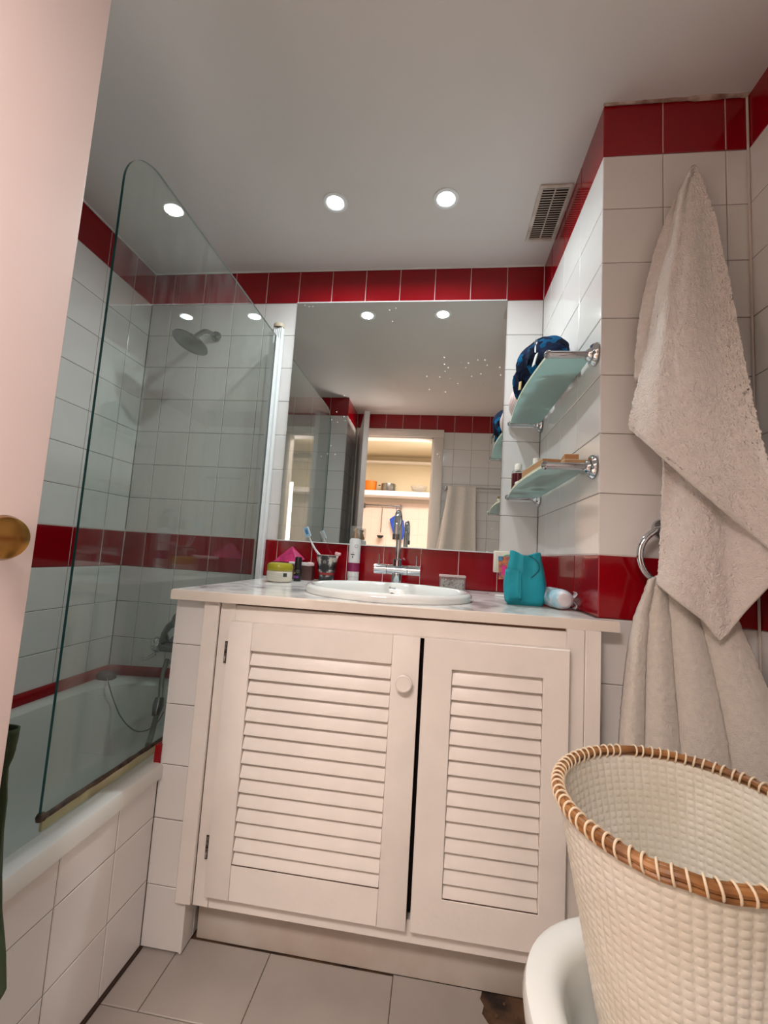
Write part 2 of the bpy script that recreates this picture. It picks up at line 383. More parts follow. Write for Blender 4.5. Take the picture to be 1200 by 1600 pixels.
# stained sealant where pier meets ceiling
bm = nb(); tube(bm, [(XR + 0.35 * k / 14, DP - 0.002, ZC - 0.001 + rnd.uniform(-0.0015, 0.001)) for k in range(15)], [0.0035 + rnd.uniform(-0.001, 0.002) + (0.002 if k > 8 else 0) for k in range(15)], 6)
struct('trim_3', bm, mat('stained_sealant', (190, 172, 160), 0.8, vcol=(110, 60, 40), vscale=22), True)
bm = nb(); tube(bm, [(XL, D - 0.002, ZC - 0.001), (XR, D - 0.002, ZC - 0.001)], 0.0045, 6)
struct('trim_4', bm, PAINT, True)
bm = nb(); tube(bm, [(XL + 0.003, 0.19, ZC - 0.001), (XL + 0.003, D, ZC - 0.001)], 0.005, 6)
struct('trim_5', bm, PAINT, True)
bm = nb(); tube(bm, [(XW - 0.001, DP - 0.001, ZF), (XW - 0.001, DP - 0.001, ZC)], 0.003, 6); struct('trim_10', bm, mat('corner_sealant', (206, 194, 186), 0.6), True)
# floor with separate tiles
bm = nb(); box(bm, -2.6, 1.6, -2.1, D + 0.1, ZF - 0.06, ZF - 0.006)
floor = struct('floor', bm, mat('rough_brown_mortar', (104, 76, 52), 0.9, bump=1.0, bscale=26, vcol=(48, 36, 28), vscale=16, bdist=0.01))
FT = FLOOR_TILE
def fl(x0, x1, y0, y1): tiles(floor, (0, 0, ZF), (1, 0, 0), (0, 1, 0), x0 if isinstance(x0, list) else [x0, x1], [y0, y1], lambda j, a, b: FT, jitter=0.001)
fl([-0.650, -0.565, -0.348, -0.052], None, 0.919, 1.094)
fl([0.27, 0.43, XW], None, 0.919, 1.094)
for ya, yb in ((0.619, 0.919), (0.319, 0.619), (0.019, 0.319), (-0.2, 0.019)):
    fl([-0.650, -0.365, -0.065, 0.235, 0.535, XW], None, ya, yb)
# the cracked tile beside the hole
bm = nb()
edge = [(-0.0512, 0.92), (-0.0512, 1.0932), (0.149, 1.0932), (0.143, 1.076), (0.150, 1.062), (0.144, 1.045), (0.153, 1.030), (0.165, 1.012), (0.160, 0.985), (0.185, 0.962), (0.215, 0.945), (0.243, 0.92)]
t_ = [bm.verts.new((x, y, ZF)) for x, y in edge]; b_ = [bm.verts.new((x, y, ZF - 0.008)) for x, y in edge]
bm.faces.new(t_); bm.faces.new(b_[::-1])
for k in range(len(edge)): bm.faces.new((t_[k], t_[(k + 1) % len(edge)], b_[(k + 1) % len(edge)], b_[k]))
obj('tile', bm, FT, floor, False, label='floor tile with a broken right edge')
# dark crumbs of mortar in the hole
bm = nb()
for k in range(26):
    x, y = rnd.uniform(0.165, 0.262), rnd.uniform(0.95, 1.088); r = rnd.uniform(0.003, 0.009)
    bmesh.ops.create_icosphere(bm, subdivisions=1, radius=r, matrix=Matrix.Translation((x, y, ZF - 0.006)) @ Matrix.Rotation(rnd.random() * 3, 4, 'X'))
tag(obj('mortar_rubble', bm, mat('mortar_crumbs', (112, 84, 58), 0.9, vcol=(60, 44, 32), vscale=40), None, True), 'dark crumbs of broken mortar in the floor hole beside the bidet', 'rubble', kind='stuff')
# dark silicone line between bath front and floor
bm = nb(); box(bm, -0.656, -0.6500, 0.19, 1.045, ZF - 0.004, ZF + 0.001); struct('trim_6', bm, mat('dark_joint', (62, 46, 38), 0.8))

# ------------------------------------------------------------------ downlights and vent
GLOW = mat('lamp_lens', (255, 255, 255), 0.4, emit=((245, 250, 255), 14))
for i, (lx, ly) in enumerate(LIGHT_SPOTS):
    t = thing('ceiling_downlight', ['round recessed ceiling downlight, the left one of two above the basin', 'round recessed ceiling downlight, the right one of two, nearer the vent'][i], 'downlight', (lx, ly, ZC - 0.004), 'recessed downlights in the ceiling')
    bm = nb(); lathe(bm, (lx, ly, ZC), [(0.044, 0.0), (0.044, -0.003), (0.041, -0.0045), (0.034, -0.0045), (0.030, -0.0025), (0.0285, 0.0)], 40); obj('trim_ring', bm, PROFILE, t)
    bm = nb(); lathe(bm, (lx, ly, ZC - 0.0025), [(0.0285, 0), (0.02, -0.001), (0.0, -0.0012)], 32); obj('lens', bm, GLOW, t)
VX0, VX1, VY0, VY1 = 0.277, 0.381, 1.332, 1.584
t = thing('ceiling_vent', 'white slatted ceiling vent beside the red band', 'vent', ((VX0 + VX1) / 2, (VY0 + VY1) / 2, ZC - 0.006))
bm = nb()
for a, b, c_, d_ in ((VX0, VX1, VY0, VY0 + 0.012), (VX0, VX1, VY1 - 0.012, VY1), (VX0, VX0 + 0.012, VY0 + 0.012, VY1 - 0.012), (VX1 - 0.010, VX1, VY0 + 0.012, VY1 - 0.012), ((VX0 + VX1) / 2 - 0.002, (VX0 + VX1) / 2 + 0.002, VY0 + 0.012, VY1 - 0.012)):
    box(bm, a, b, c_, d_, ZC - 0.006, ZC - 0.0005, 0.001)
obj('vent_frame', bm, mat('vent_white', (214, 206, 196), 0.5, vcol=(180, 168, 154), vscale=20), t)
bm = nb(); box(bm, VX0 + 0.01, VX1 - 0.008, VY0 + 0.01, VY1 - 0.01, ZC - 0.0012, ZC - 0.0002); obj('vent_shade_sheet', bm, GAP_SHADE, t)  # dark sheet painted as the shade between the vent slats
bm = nb(); obox(bm, ((VX0 + VX1) / 2, 0, 0), VX1 - VX0 - 0.022, 0.006, 0.0012, rx=math.radians(25))
NS = 22
src = None
for k in range(NS):
    y = VY0 + 0.017 + (VY1 - VY0 - 0.034) * k / (NS - 1)
    if src is None:
        for v in bm.verts: v.co += Vector((0, y, ZC - 0.0038))
        src = obj('slat', bm, bpy.data.materials['vent_white'], t)
        z0 = WP[src.name].z - H
    else: share(src, 'slat', ((VX0 + VX1) / 2, y, z0), t)

# ------------------------------------------------------------------ mirror, screen profile, glass screen
t = thing('wall_mirror', 'large frameless mirror on the tiled wall above the basin', 'mirror', ((MX0 + MX1) / 2, D, MZ0))
bm = nb(); box(bm, MX0, MX1, D - 0.003, D + 0.0035, MZ0, MZ1); obj('mirror_glass', bm, MIRROR, t, False)
bm = nb(); box(bm, MX0 - 0.001, MX1 + 0.001, D - 0.005, D + 0.003, MZ1, MZ1 + 0.0035); obj('edge_strip', bm, PROFILE, t)
bm = nb(); box(bm, MX0 - 0.001, MX1 + 0.001, D - 0.005, D + 0.003, MZ0 - 0.0035, MZ0); obj('edge_strip', bm, PROFILE, t)
XG = -0.727
t = thing('bath_screen', 'clear glass bath screen with a rounded top corner on a white wall profile', 'bath screen', (XG, 1.3, -0.57))
G0, G1, GZ0, GZ1, GR = 0.79, 1.675, -0.540, 0.90, 0.11
out = [(G1, GZ0), (G0, GZ0)] + [(G0 + GR - GR * math.cos(a), GZ1 - GR + GR * math.sin(a)) for a in [k * math.pi / 2 / 16 for k in range(17)]] + [(G1, GZ1)]
bm = nb(); A = [bm.verts.new((XG - 0.003, y, z)) for y, z in out]; B = [bm.verts.new((XG + 0.003, y, z)) for y, z in out]
bm.faces.new(A); bm.faces.new(B[::-1])
f_edges = []
for k in range(len(out)):
    f = bm.faces.new((A[k], A[(k + 1) % len(out)], B[(k + 1) % len(out)], B[k])); f.material_index = 1 if k < 9 else 2
g = obj('glass_pane', bm, [GLASS, EDGE, mat('pale_glass_edge', (150, 160, 156), 0.2)], t, False)
bm = nb()
for k in range(5):
    tube(bm, [(-0.7485 + k * 0.008, 1.708, -0.53), (-0.7485 + k * 0.008, 1.708, 0.955)], 0.0052, 8)
box(bm, -0.752, -0.712, 1.711, 1.7285, -0.53, 0.955, 0.001)
pf = obj('wall_profile', bm, PROFILE, t)
bm = nb(); lathe(bm, (-0.7325, 1.711, 0.955), [(0.0225, 0), (0.0235, 0.004), (0.0235, 0.014), (0.02, 0.018), (0, 0.018)], 20, sx=1, sy=0.75); obj('profile_cap', bm, BEIGE, t)
bm = nb(); box(bm, XG - 0.005, XG + 0.005, 1.675, 1.70, GZ0, GZ1, 0.001); obj('hinge_strip', bm, PROFILE, t)
bm = nb()
box(bm, XG - 0.002, XG + 0.004, G0 + 0.003, G1, GZ0 - 0.028, GZ0 - 0.006, 0.001); sl = obj('seal_strip', bm, SEAL, t)
bm = nb(); tube(bm, [(XG + 0.001, G0 + (G1 - G0) * k / 40, GZ0 - 0.003 + rnd.uniform(-0.001, 0.001)) for k in range(41)], [0.0052 + rnd.uniform(-0.0006, 0.0012) for k in range(41)], 6); obj('seal_rail', bm, MOLD, t)
bm = nb(); lathe(bm, (XG, G0 + 0.003, GZ0), [(0, -0.009), (0.008, -0.007), (0.009, 0), (0.006, 0.006), (0, 0.007)], 12); obj('end_cap', bm, MOLD, t)

# ------------------------------------------------------------------ bathtub
t = thing('bathtub', 'white enamelled bathtub between tiled walls behind the glass screen', 'bathtub', (-1.0, 0.96, ZF))
bm = nb(); TX0, TX1, TY0, TY1 = XL + 0.001, -0.645, 0.191, D - 0.001
def rimz(x): return -0.576 + 0.030 * (x - XL) / 0.71
NTS = 96
def ring(x0, x1, y0, y1, n, dz, zabs=None, blend=0.0):
    cx, cy, a, b = (x0 + x1) / 2, (y0 + y1) / 2, (x1 - x0) / 2, (y1 - y0) / 2
    V = []
    for k in range(NTS):
        th = (k + 0.5) * math.tau / NTS; c, s_ = math.cos(th), math.sin(th)
        r = (abs(c) ** n + abs(s_) ** n) ** (-1 / n)
        x, y = cx + a * c * r, cy + b * s_ * r
        z = rimz(x) + dz if zabs is None else zabs
        V.append(bm.verts.new((x, y, z)))
    return V
RG = [ring(TX0, TX1, TY0, TY1, 40, -0.035), ring(TX0, TX1, TY0, TY1, 40, -0.010), ring(TX0, TX1 - 0.004, TY0, TY1, 30, -0.001), ring(TX0 + 0.003, TX1 - 0.010, TY0 + 0.003, TY1 - 0.003, 26, 0.001),
      ring(TX0 + 0.03, TX1 - 0.034, TY0 + 0.05, TY1 - 0.045, 12, 0.0), ring(TX0 + 0.036, TX1 - 0.038, TY0 + 0.056, TY1 - 0.05, 10, -0.0025),
      ring(TX0 + 0.042, TX1 - 0.055, TY0 + 0.07, TY1 - 0.062, 8, -0.004), ring(TX0 + 0.055, TX1 - 0.066, TY0 + 0.085, TY1 - 0.075, 7, -0.014), ring(TX0 + 0.064, TX1 - 0.073, TY0 + 0.10, TY1 - 0.083, 6, -0.05),
      ring(TX0 + 0.085, TX1 - 0.09, TY0 + 0.17, TY1 - 0.10, 5, 0, -0.78), ring(TX0 + 0.11, TX1 - 0.115, TY0 + 0.24, TY1 - 0.125, 4, 0, -0.88), ring(TX0 + 0.16, TX1 - 0.16, TY0 + 0.32, TY1 - 0.18, 3.5, 0, -0.925), ring(TX0 + 0.3, TX1 - 0.3, TY0 + 0.6, TY1 - 0.5, 2, 0, -0.935)]
for A, B in zip(RG, RG[1:]):
    for k in range(NTS): bm.faces.new((A[k], A[(k + 1) % NTS], B[(k + 1) % NTS], B[k]))
bm.faces.new(RG[-1])
tubm = obj('tub_shell', bm, ENAMEL, t)
bm = nb(); lathe(bm, (-1.0, 1.42, -0.934), [(0.032, 0), (0.03, 0.003), (0.02, 0.003), (0.0, 0.001)], 24); obj('drain', bm, CHROME, t)

# shower fittings
def mixer():
    t = thing('shower_mixer', 'chrome bath shower mixer with handset and hose on the end wall behind the low pier', 'shower mixer', (-1.0, 1.70, -0.45))
    z0 = -0.425
    bm = nb()
    tube(bm, [(-1.09, 1.668, z0), (-0.89, 1.668, z0)], 0.022, 20)
    for x in (-1.065, -0.915): lathe(bm, (x, D, z0), [(0.033, 0), (0.031, -0.008), (0.016, -0.018), (0.016, -0.06)], 20, 'Y')
    tube(bm, [(-0.99, 1.665, z0), (-0.99, 1.63, z0 - 0.03), (-0.99, 1.60, z0 - 0.045)], [0.016, 0.015, 0.014], 14)
    obj('mixer_body', bm, CHROME_D, t)
    bm = nb(); lathe(bm, (-1.098, 1.668, z0 + 0.005), [(0.0, -0.03), (0.018, -0.03), (0.03, -0.018), (0.032, 0), (0.026, 0.012), (0.02, 0.016), (0, 0.016)], 14, 'X'); obj('handle', bm, CHROME, t)
    bm = nb(); tube(bm, [(-1.10, 1.65, z0 - 0.025), (-1.125, 1.635, z0 - 0.045), (-1.142, 1.63, z0 - 0.048)], [0.011, 0.008, 0.007], 12); obj('lever', bm, CHROME, t)
    # holder, handset and hose on the side of the mixer
    bm = nb(); tube(bm, [(-1.072, 1.672, z0 + 0.01), (-1.074, 1.666, z0 + 0.035), (-1.076, 1.655, z0 + 0.05)], [0.013, 0.012, 0.013], 12); obj('holder', bm, CHROME_D, t)
    bm = nb(); tube(bm, [(-1.078, 1.650, z0 + 0.02), (-1.074, 1.650, z0 + 0.05), (-1.060, 1.655, z0 + 0.08), (-1.035, 1.660, z0 + 0.10)], [0.010, 0.011, 0.013, 0.016], 14)
    lathe(bm, (-1.012, 1.655, z0 + 0.112), [(0.0, -0.016), (0.026, -0.012), (0.036, 0.0), (0.030, 0.012), (0, 0.014)], 24, rot=Matrix.Rotation(math.radians(70), 3, 'X')); obj('handset', bm, mat('grey_handset', (120, 122, 122), 0.3, metal=0.6), t)
    hose = [at(262, 1030, 1.66), at(255, 1050, 1.65), at(252, 1070, 1.62), at(250, 1095, 1.58), at(245, 1115, 1.54), at(240, 1135, 1.48), at(236, 1150, 1.42), at(231, 1165, 1.36)]
    hose = smooth_path(hose, 6)
    bm = nb(); tube(bm, hose, [0.0088 + 0.0009 * (k % 2) for k in range(len(hose))], 10); h = obj('hose', bm, mat('grey_hose', (112, 112, 102), 0.45, metal=0.3), t)
    bm = nb(); tube(bm, [at(250, 1090, 1.56), at(247, 1102, 1.55), at(243, 1118, 1.53)], [0.016, 0.02, 0.013], 14); obj('coupling', bm, CHROME_D, t)
    return t
def smooth_path(p, n):
    p = [Vector(q) for q in p]; out = []
    for i in range(len(p) - 1):
        a, b, c, d = p[max(i - 1, 0)], p[i], p[i + 1], p[min(i + 2, len(p) - 1)]
        for k in range(n):
            s = k / n
            out.append(0.5 * ((2 * b) + (-a + c) * s + (2 * a - 5 * b + 4 * c - d) * s * s + (-a + 3 * b - 3 * c + d) * s ** 3))
    return out + [p[-1]]
mixer()
t = thing('bath_caddy', 'small dark plug holder with a thin cord on the far bath corner', 'plug holder', (-1.325, 1.685, -0.578))
bm = nb(); lathe(bm, (-1.318, 1.668, -0.575), [(0.0, 0.026), (0.026, 0.026), (0.036, 0.018), (0.040, 0.004), (0.040, 0.0), (0, 0)], 20, sx=1.0, sy=0.8); obj('holder', bm, mat('dark_rubber', (52, 42, 40), 0.6), t)
cord = smooth_path([tuple(at(*q)) for q in ((167, 1058, 1.66), (169, 1066, 1.60), (173, 1080, 1.59), (178, 1095, 1.60), (186, 1115, 1.58), (198, 1132, 1.55), (212, 1142, 1.53), (226, 1142, 1.53), (238, 1136, 1.54), (248, 1126, 1.56), (256, 1112, 1.58))], 6)
bm = nb(); tube(bm, cord, 0.0022, 6); obj('cord', bm, mat('grey_cord', (96, 98, 96), 0.5), t)
t = thing('shower_rose', 'round grey overhead shower rose on a short arm above the bath', 'shower head', (-1.04, 1.6, 0.84))
rot = Matrix.Rotation(math.radians(-14), 3, 'X') @ Matrix.Rotation(math.radians(14), 3, 'Y')
bm = nb(); lathe(bm, (-1.050, 1.575, 0.815), [(0, -0.004), (0.068, -0.004), (0.074, 0.0), (0.072, 0.006), (0.03, 0.014), (0.014, 0.028), (0, 0.03)], 36, rot=rot); obj('rose', bm, CHROME_D, t)
bm = nb(); tube(bm, smooth_path([(-1.03, 1.728, 0.925), (-1.032, 1.69, 0.92), (-1.036, 1.64, 0.90), (-1.046, 1.588, 0.842)], 5), 0.010, 12); lathe(bm, (-1.03, 1.7295, 0.925), [(0.024, 0), (0.021, -0.008), (0.011, -0.013)], 24, 'Y'); obj('arm', bm, CHROME_D, t)

# ------------------------------------------------------------------ countertop with basin cut-out
t = None
BC = Vector((-0.137, 1.287)); BA, BB = 0.243, 0.228
poly = [(-0.655, D - 0.002), (-0.655, 1.018), (0.419, 1.050), (0.419, DP - 0.001), (XR - 0.001, DP - 0.001), (XR - 0.001, D - 0.002)]
def ray_poly(th):
    d = Vector((math.cos(th), math.sin(th))); best = 9
    for (x0, y0), (x1, y1) in zip(poly, poly[1:] + poly[:1]):
        e = Vector((x1 - x0, y1 - y0)); q = Vector((x0, y0)) - BC
        den = d.x * e.y - d.y * e.x
        if abs(den) < 1e-9: continue
        s = (q.x * e.y - q.y * e.x) / den; k = (q.x * d.y - q.y * d.x) / den
        if s > 0 and -1e-6 <= k <= 1 + 1e-6: best = min(best, s)
    return BC + d * best
ths = sorted([k * math.tau / 72 for k in range(72)] + [math.atan2(y - BC.y, x - BC.x) % math.tau for x, y in poly])
bm = nb(); zt, zb = ZT, ZT - 0.0245
ot, ot2, ob, it, ib = [], [], [], [], []
for th in ths:
    p = ray_poly(th); e = BC + Vector((math.cos(th) * BA * 0.9, math.sin(th) * BB * 0.9)); q = p + (BC - p).normalized() * 0.003
    ot.append(bm.verts.new((q.x, q.y, zt))); ot2.append(bm.verts.new((p.x, p.y, zt - 0.003))); ob.append(bm.verts.new((p.x, p.y, zb)))
    it.append(bm.verts.new((e.x, e.y, zt))); ib.append(bm.verts.new((e.x, e.y, zb)))
n = len(ths)
for k in range(n):
    j = (k + 1) % n
    for A, B in ((it, ot), (ot, ot2), (ot2, ob), (ob, ib), (ib, it)):
        f = bm.faces.new((A[k], A[j], B[j], B[k])); f.material_index = 1 if (A is ot2 or A is ot) else 0
bmesh.ops.remove_doubles(bm, verts=bm.verts, dist=1e-5)
ct = obj('countertop', bm, [MARBLE, mat('cream_stone_edge', (222, 213, 201), 0.35, var=0.08, vscale=8)]); tag(ct, 'grey-white marble countertop around the basin', 'countertop')

# ------------------------------------------------------------------ basin
t = thing('wash_basin', 'oval white ceramic drop-in wash basin set in the marble top', 'basin', (BC.x, BC.y, ZT))
bm = nb(); prof = [(1.0, 0.0005, 0), (1.008, 0.006, 0), (1.006, 0.014, 0), (0.985, 0.021, 0), (0.955, 0.0235, 0), (0.92, 0.022, 0), (0.885, 0.014, 0), (0.865, 0.0, 0), (0.83, -0.03, 0), (0.76, -0.075, 0), (0.6, -0.115, 0), (0.35, -0.135, 0), (0.1, -0.14, 0), (0.0, -0.14, 0)]
lathe(bm, (BC.x, BC.y, ZT), [(r, h) for r, h, _ in prof], 96, sx=BA, sy=BB)
for r, h in ():
    pass
obj('bowl', bm, CERAMIC, t)
def on_back(px_, k):   # a point on the inner back slope of the bowl
    return
def ptext(s, size, matrix, material, parent, name, extrude=0.0004, bold=False):
    cu = bpy.data.curves.new('txt', 'FONT'); cu.body = s; cu.size = size; cu.extrude = extrude; cu.align_x = 'CENTER'; cu.align_y = 'CENTER'; cu.resolution_u = 3
    to = bpy.data.objects.new('txt', cu); COL.objects.link(to); bpy.context.view_layer.update()
    dg = bpy.context.evaluated_depsgraph_get(); me = bpy.data.meshes.new_from_object(to.evaluated_get(dg)); bpy.data.objects.remove(to); bpy.data.curves.remove(cu)
    bm = nb(); bm.from_mesh(me); bpy.data.meshes.remove(me)
    for v in bm.verts: v.co = matrix @ v.co
    return obj(name, bm, material, parent, False)
yb_ = BC.y + BB * 0.873
Mt = Matrix.Translation((BC.x - 0.008, yb_ - 0.003, ZT + 0.0055)) @ Matrix.Rotation(math.radians(78), 4, 'X')
ptext('Roca', 0.011, Mt, mat('blue_grey_print', (66, 76, 92), 0.5), t, 'logo')
bm = nb(); lathe(bm, (BC.x - 0.008, BC.y + BB * 0.842, ZT - 0.021), [(0.0, 0.001), (0.009, 0.0), (0.011, -0.0015), (0.011, 0.004)], 20, 'Y'); obj('overflow_ring', bm, CHROME_D, t)
bm = nb(); lathe(bm, (BC.x - 0.008, BC.y + BB * 0.842 - 0.0022, ZT - 0.021), [(0.0, 0.0), (0.0085, 0.0)], 20, 'Y'); obj('overflow_hole', bm, GAP_SHADE, t)
bm = nb(); lathe(bm, (BC.x, BC.y, ZT - 0.139), [(0.03, 0), (0.028, 0.004), (0, 0.005)], 24); obj('drain', bm, CHROME, t)

# ------------------------------------------------------------------ faucet
FX, FY = -0.139, 1.555
t = thing('basin_faucet', 'tall chrome gooseneck mixer tap with two lever pins behind the basin', 'tap', (FX, FY, ZT))
bm = nb(); lathe(bm, (FX, FY, ZT), [(0.0, 0.0), (0.023, 0.0), (0.023, 0.004), (0.019, 0.008), (0.019, 0.055), (0, 0.055)], 28); lathe(bm, (FX, FY, ZT + 0.08), [(0, 0), (0.0175, 0), (0.0175, 0.022), (0.013, 0.026), (0, 0.026)], 28); obj('tap_base', bm, CHROME, t)
bm = nb(); tube(bm, [(FX - 0.037, FY, -0.053), (FX + 0.037, FY, -0.053)], 0.0172, 28); obj('tap_body', bm, CHROME, t)
for s in (-1, 1):
    bm = nb(); tube(bm, [(FX + s * 0.0385, FY, -0.053), (FX + s * 0.083, FY, -0.053)], 0.0172, 28); hd = obj('handle', bm, CHROME, t)
    bm = nb(); tube(bm, [(FX + s * 0.068, FY, -0.038), (FX + s * 0.068, FY, 0.001)], 0.0032, 10); obj('lever', bm, CHROME, hd)
path = [(FX, FY, -0.015), (FX, FY, 0.03), (FX, FY, 0.08)] + [(FX, FY - 0.055 + 0.055 * math.cos(a), 0.095 + 0.055 * math.sin(a)) for a in [k * math.pi / 12 for k in range(13)]] + [(FX, FY - 0.11, 0.085), (FX, FY - 0.11, 0.065)]
bm = nb(); tube(bm, path, 0.0098, 20); sp = obj('spout', bm, CHROME, t)
bm = nb(); tube(bm, [(FX, FY - 0.11, 0.07), (FX, FY - 0.11, 0.052)], 0.0122, 20); obj('spout_nozzle', bm, CHROME_D, sp)

# ------------------------------------------------------------------ vanity cabinet
t = thing('vanity_cabinet', 'white painted louvre-door vanity cabinet under the marble countertop', 'cabinet', (-0.1, 1.2, ZF))
CY = 1.045; CT = ZT - 0.0245; CB = -0.853
bm = nb()
box(bm, -0.5335, -0.494, CY, CY + 0.022, CB, CT, 0.0012); box(bm, 0.303, 0.342, CY, CY + 0.022, CB, CT, 0.0012); box(bm, 0.343, 0.377, CY - 0.002, CY + 0.022, CB, CT, 0.0012)
box(bm, -0.4938, 0.3028, CY, CY + 0.022, -0.192, -0.150, 0.0012); box(bm, -0.4938, 0.3028, CY, CY + 0.022, CB, -0.806, 0.0012)
obj('face_frame', bm, WOOD, t)
bm = nb(); box(bm, -0.573, -0.5336, CY - 0.010, CY - 0.001, CB + 0.006, CT - 0.001, 0.0012); obj('edge_moulding', bm, WOOD, t)
bm = nb(); box(bm, -0.4936, 0.3026, CY + 0.010, CY + 0.02, -0.150, CT, 0); obj('shadow_batten', bm, mat('shadow_gap_wood', (120, 84, 62), 0.8), t)  # wood strip coloured dark for the shadow gap under the countertop
bm = nb(); box(bm, -0.545, 0.377, CY + 0.0225, CY + 0.03, CB + 0.05, -0.16); obj('inner_shade_panel', bm, GAP_SHADE, t)  # dark panel painted as the shade inside the cabinet
bm = nb(); box(bm, -0.540, XR - 0.002, 1.094, 1.13, ZF, CB + 0.02, 0.002, 2)
for k in range(1): pass
obj('plinth', bm, PLINTH, t)
HINGE = mat('hinge_metal', (54, 46, 44), 0.5, metal=0.5, vcol=(190, 180, 170), vscale=120)
def door(x0, x1, lx0, lx1, knob, hinge):
    z0, z1, lz0, lz1 = -0.815, -0.187, -0.738, -0.253; y0, y1 = CY - 0.021, CY - 0.001
    bm = nb()
    if knob:
        box(bm, x0, lx0 - 0.0002, y0, y1, z0, z1, 0.0016, 2); box(bm, lx1 + 0.0002, x1, y0, y1, z0, z1, 0.0016, 2)
        box(bm, lx0, lx1, y0 + 0.0003, y1, lz1, z1 - 0.0003, 0.001); box(bm, lx0, lx1, y0 + 0.0003, y1, z0 + 0.0003, lz0, 0.001)
    else:      # this leaf is one seamless painted frame
        b_ = 0.0016; L4 = []
        for a0, a1, c0, c1, yy_ in ((x0, x1, z0, z1, y1), (x0, x1, z0, z1, y0 + b_), (x0 + b_, x1 - b_, z0 + b_, z1 - b_, y0), (lx0 - b_, lx1 + b_, lz0 - b_, lz1 + b_, y0), (lx0, lx1, lz0, lz1, y0 + b_), (lx0, lx1, lz0, lz1, y1)):
            L4.append([bm.verts.new((x, yy_, z)) for x, z in ((a0, c0), (a1, c0), (a1, c1), (a0, c1))])
        for A, B in zip(L4, L4[1:] + L4[:1]):
            for k in range(4): bm.faces.new((A[k], A[(k + 1) % 4], B[(k + 1) % 4], B[k]))
    d = obj('door', bm, WOOD, t)
    N = 15; pitch = (lz1 - lz0) / N; first = None
    w = lx1 - lx0 - 0.001; cx = (lx0 + lx1) / 2
    for k in range(N):
        zc_ = lz1 - pitch * (k + 0.5)
        if first is None:
            bm = nb(); obox(bm, (cx, (y0 + y1) / 2 + 0.001, zc_), w, 0.006, pitch * 1.22, rx=math.radians(-24), bev=0.0014, seg=2)
            first = obj('slat', bm, WOOD, d); zb0 = WP[first.name].z - H - zc_; yy = WP[first.name].y
        else: share(first, 'slat', (cx, yy, zc_ + zb0), d)
    bm = nb(); box(bm, lx0, lx1, y1 - 0.002, y1 - 0.0005, lz0, lz1); obj('louvre_shade_sheet', bm, GAP_SHADE, d)  # dark sheet painted as the shade behind the louvre slats
    bm = nb(); box(bm, lx0, lx1, y0 + 0.0006, y0 + 0.004, lz0, lz0 + 0.0022); obj('dark_line', bm, MOLD, d)  # dark strip along the bottom of the louvre opening
    if knob:
        bm = nb(); lathe(bm, (-0.061, y0, -0.289), [(0.010, 0), (0.010, -0.008), (0.018, -0.012), (0.0195, -0.015), (0.0195, -0.019), (0.0165, -0.0205), (0.0155, -0.0195), (0, -0.0195)], 28, 'Y'); obj('knob', bm, WOOD, d)
    for hz in (hinge or ()):
        bm = nb(); box(bm, x0 - 0.0155, x0 - 0.0035, CY - 0.0025, CY - 0.0002, hz - 0.026, hz + 0.026); obj('mortise_shade', bm, GAP_SHADE, d)  # dark block painted as the shade in the hinge cut-out
        bm = nb(); tube(bm, [(x0 - 0.0115, CY - 0.004, hz - 0.024), (x0 - 0.0115, CY - 0.004, hz - 0.003)], 0.0026, 8); tube(bm, [(x0 - 0.0115, CY - 0.004, hz + 0.003), (x0 - 0.0115, CY - 0.004, hz + 0.024)], 0.0022, 8)
        obj('hinge', bm, HINGE, d)
door(-0.497, -0.028, -0.437, -0.092, True, (-0.266, -0.72))
door(-0.0185, 0.305, 0.048, 0.249, False, None)

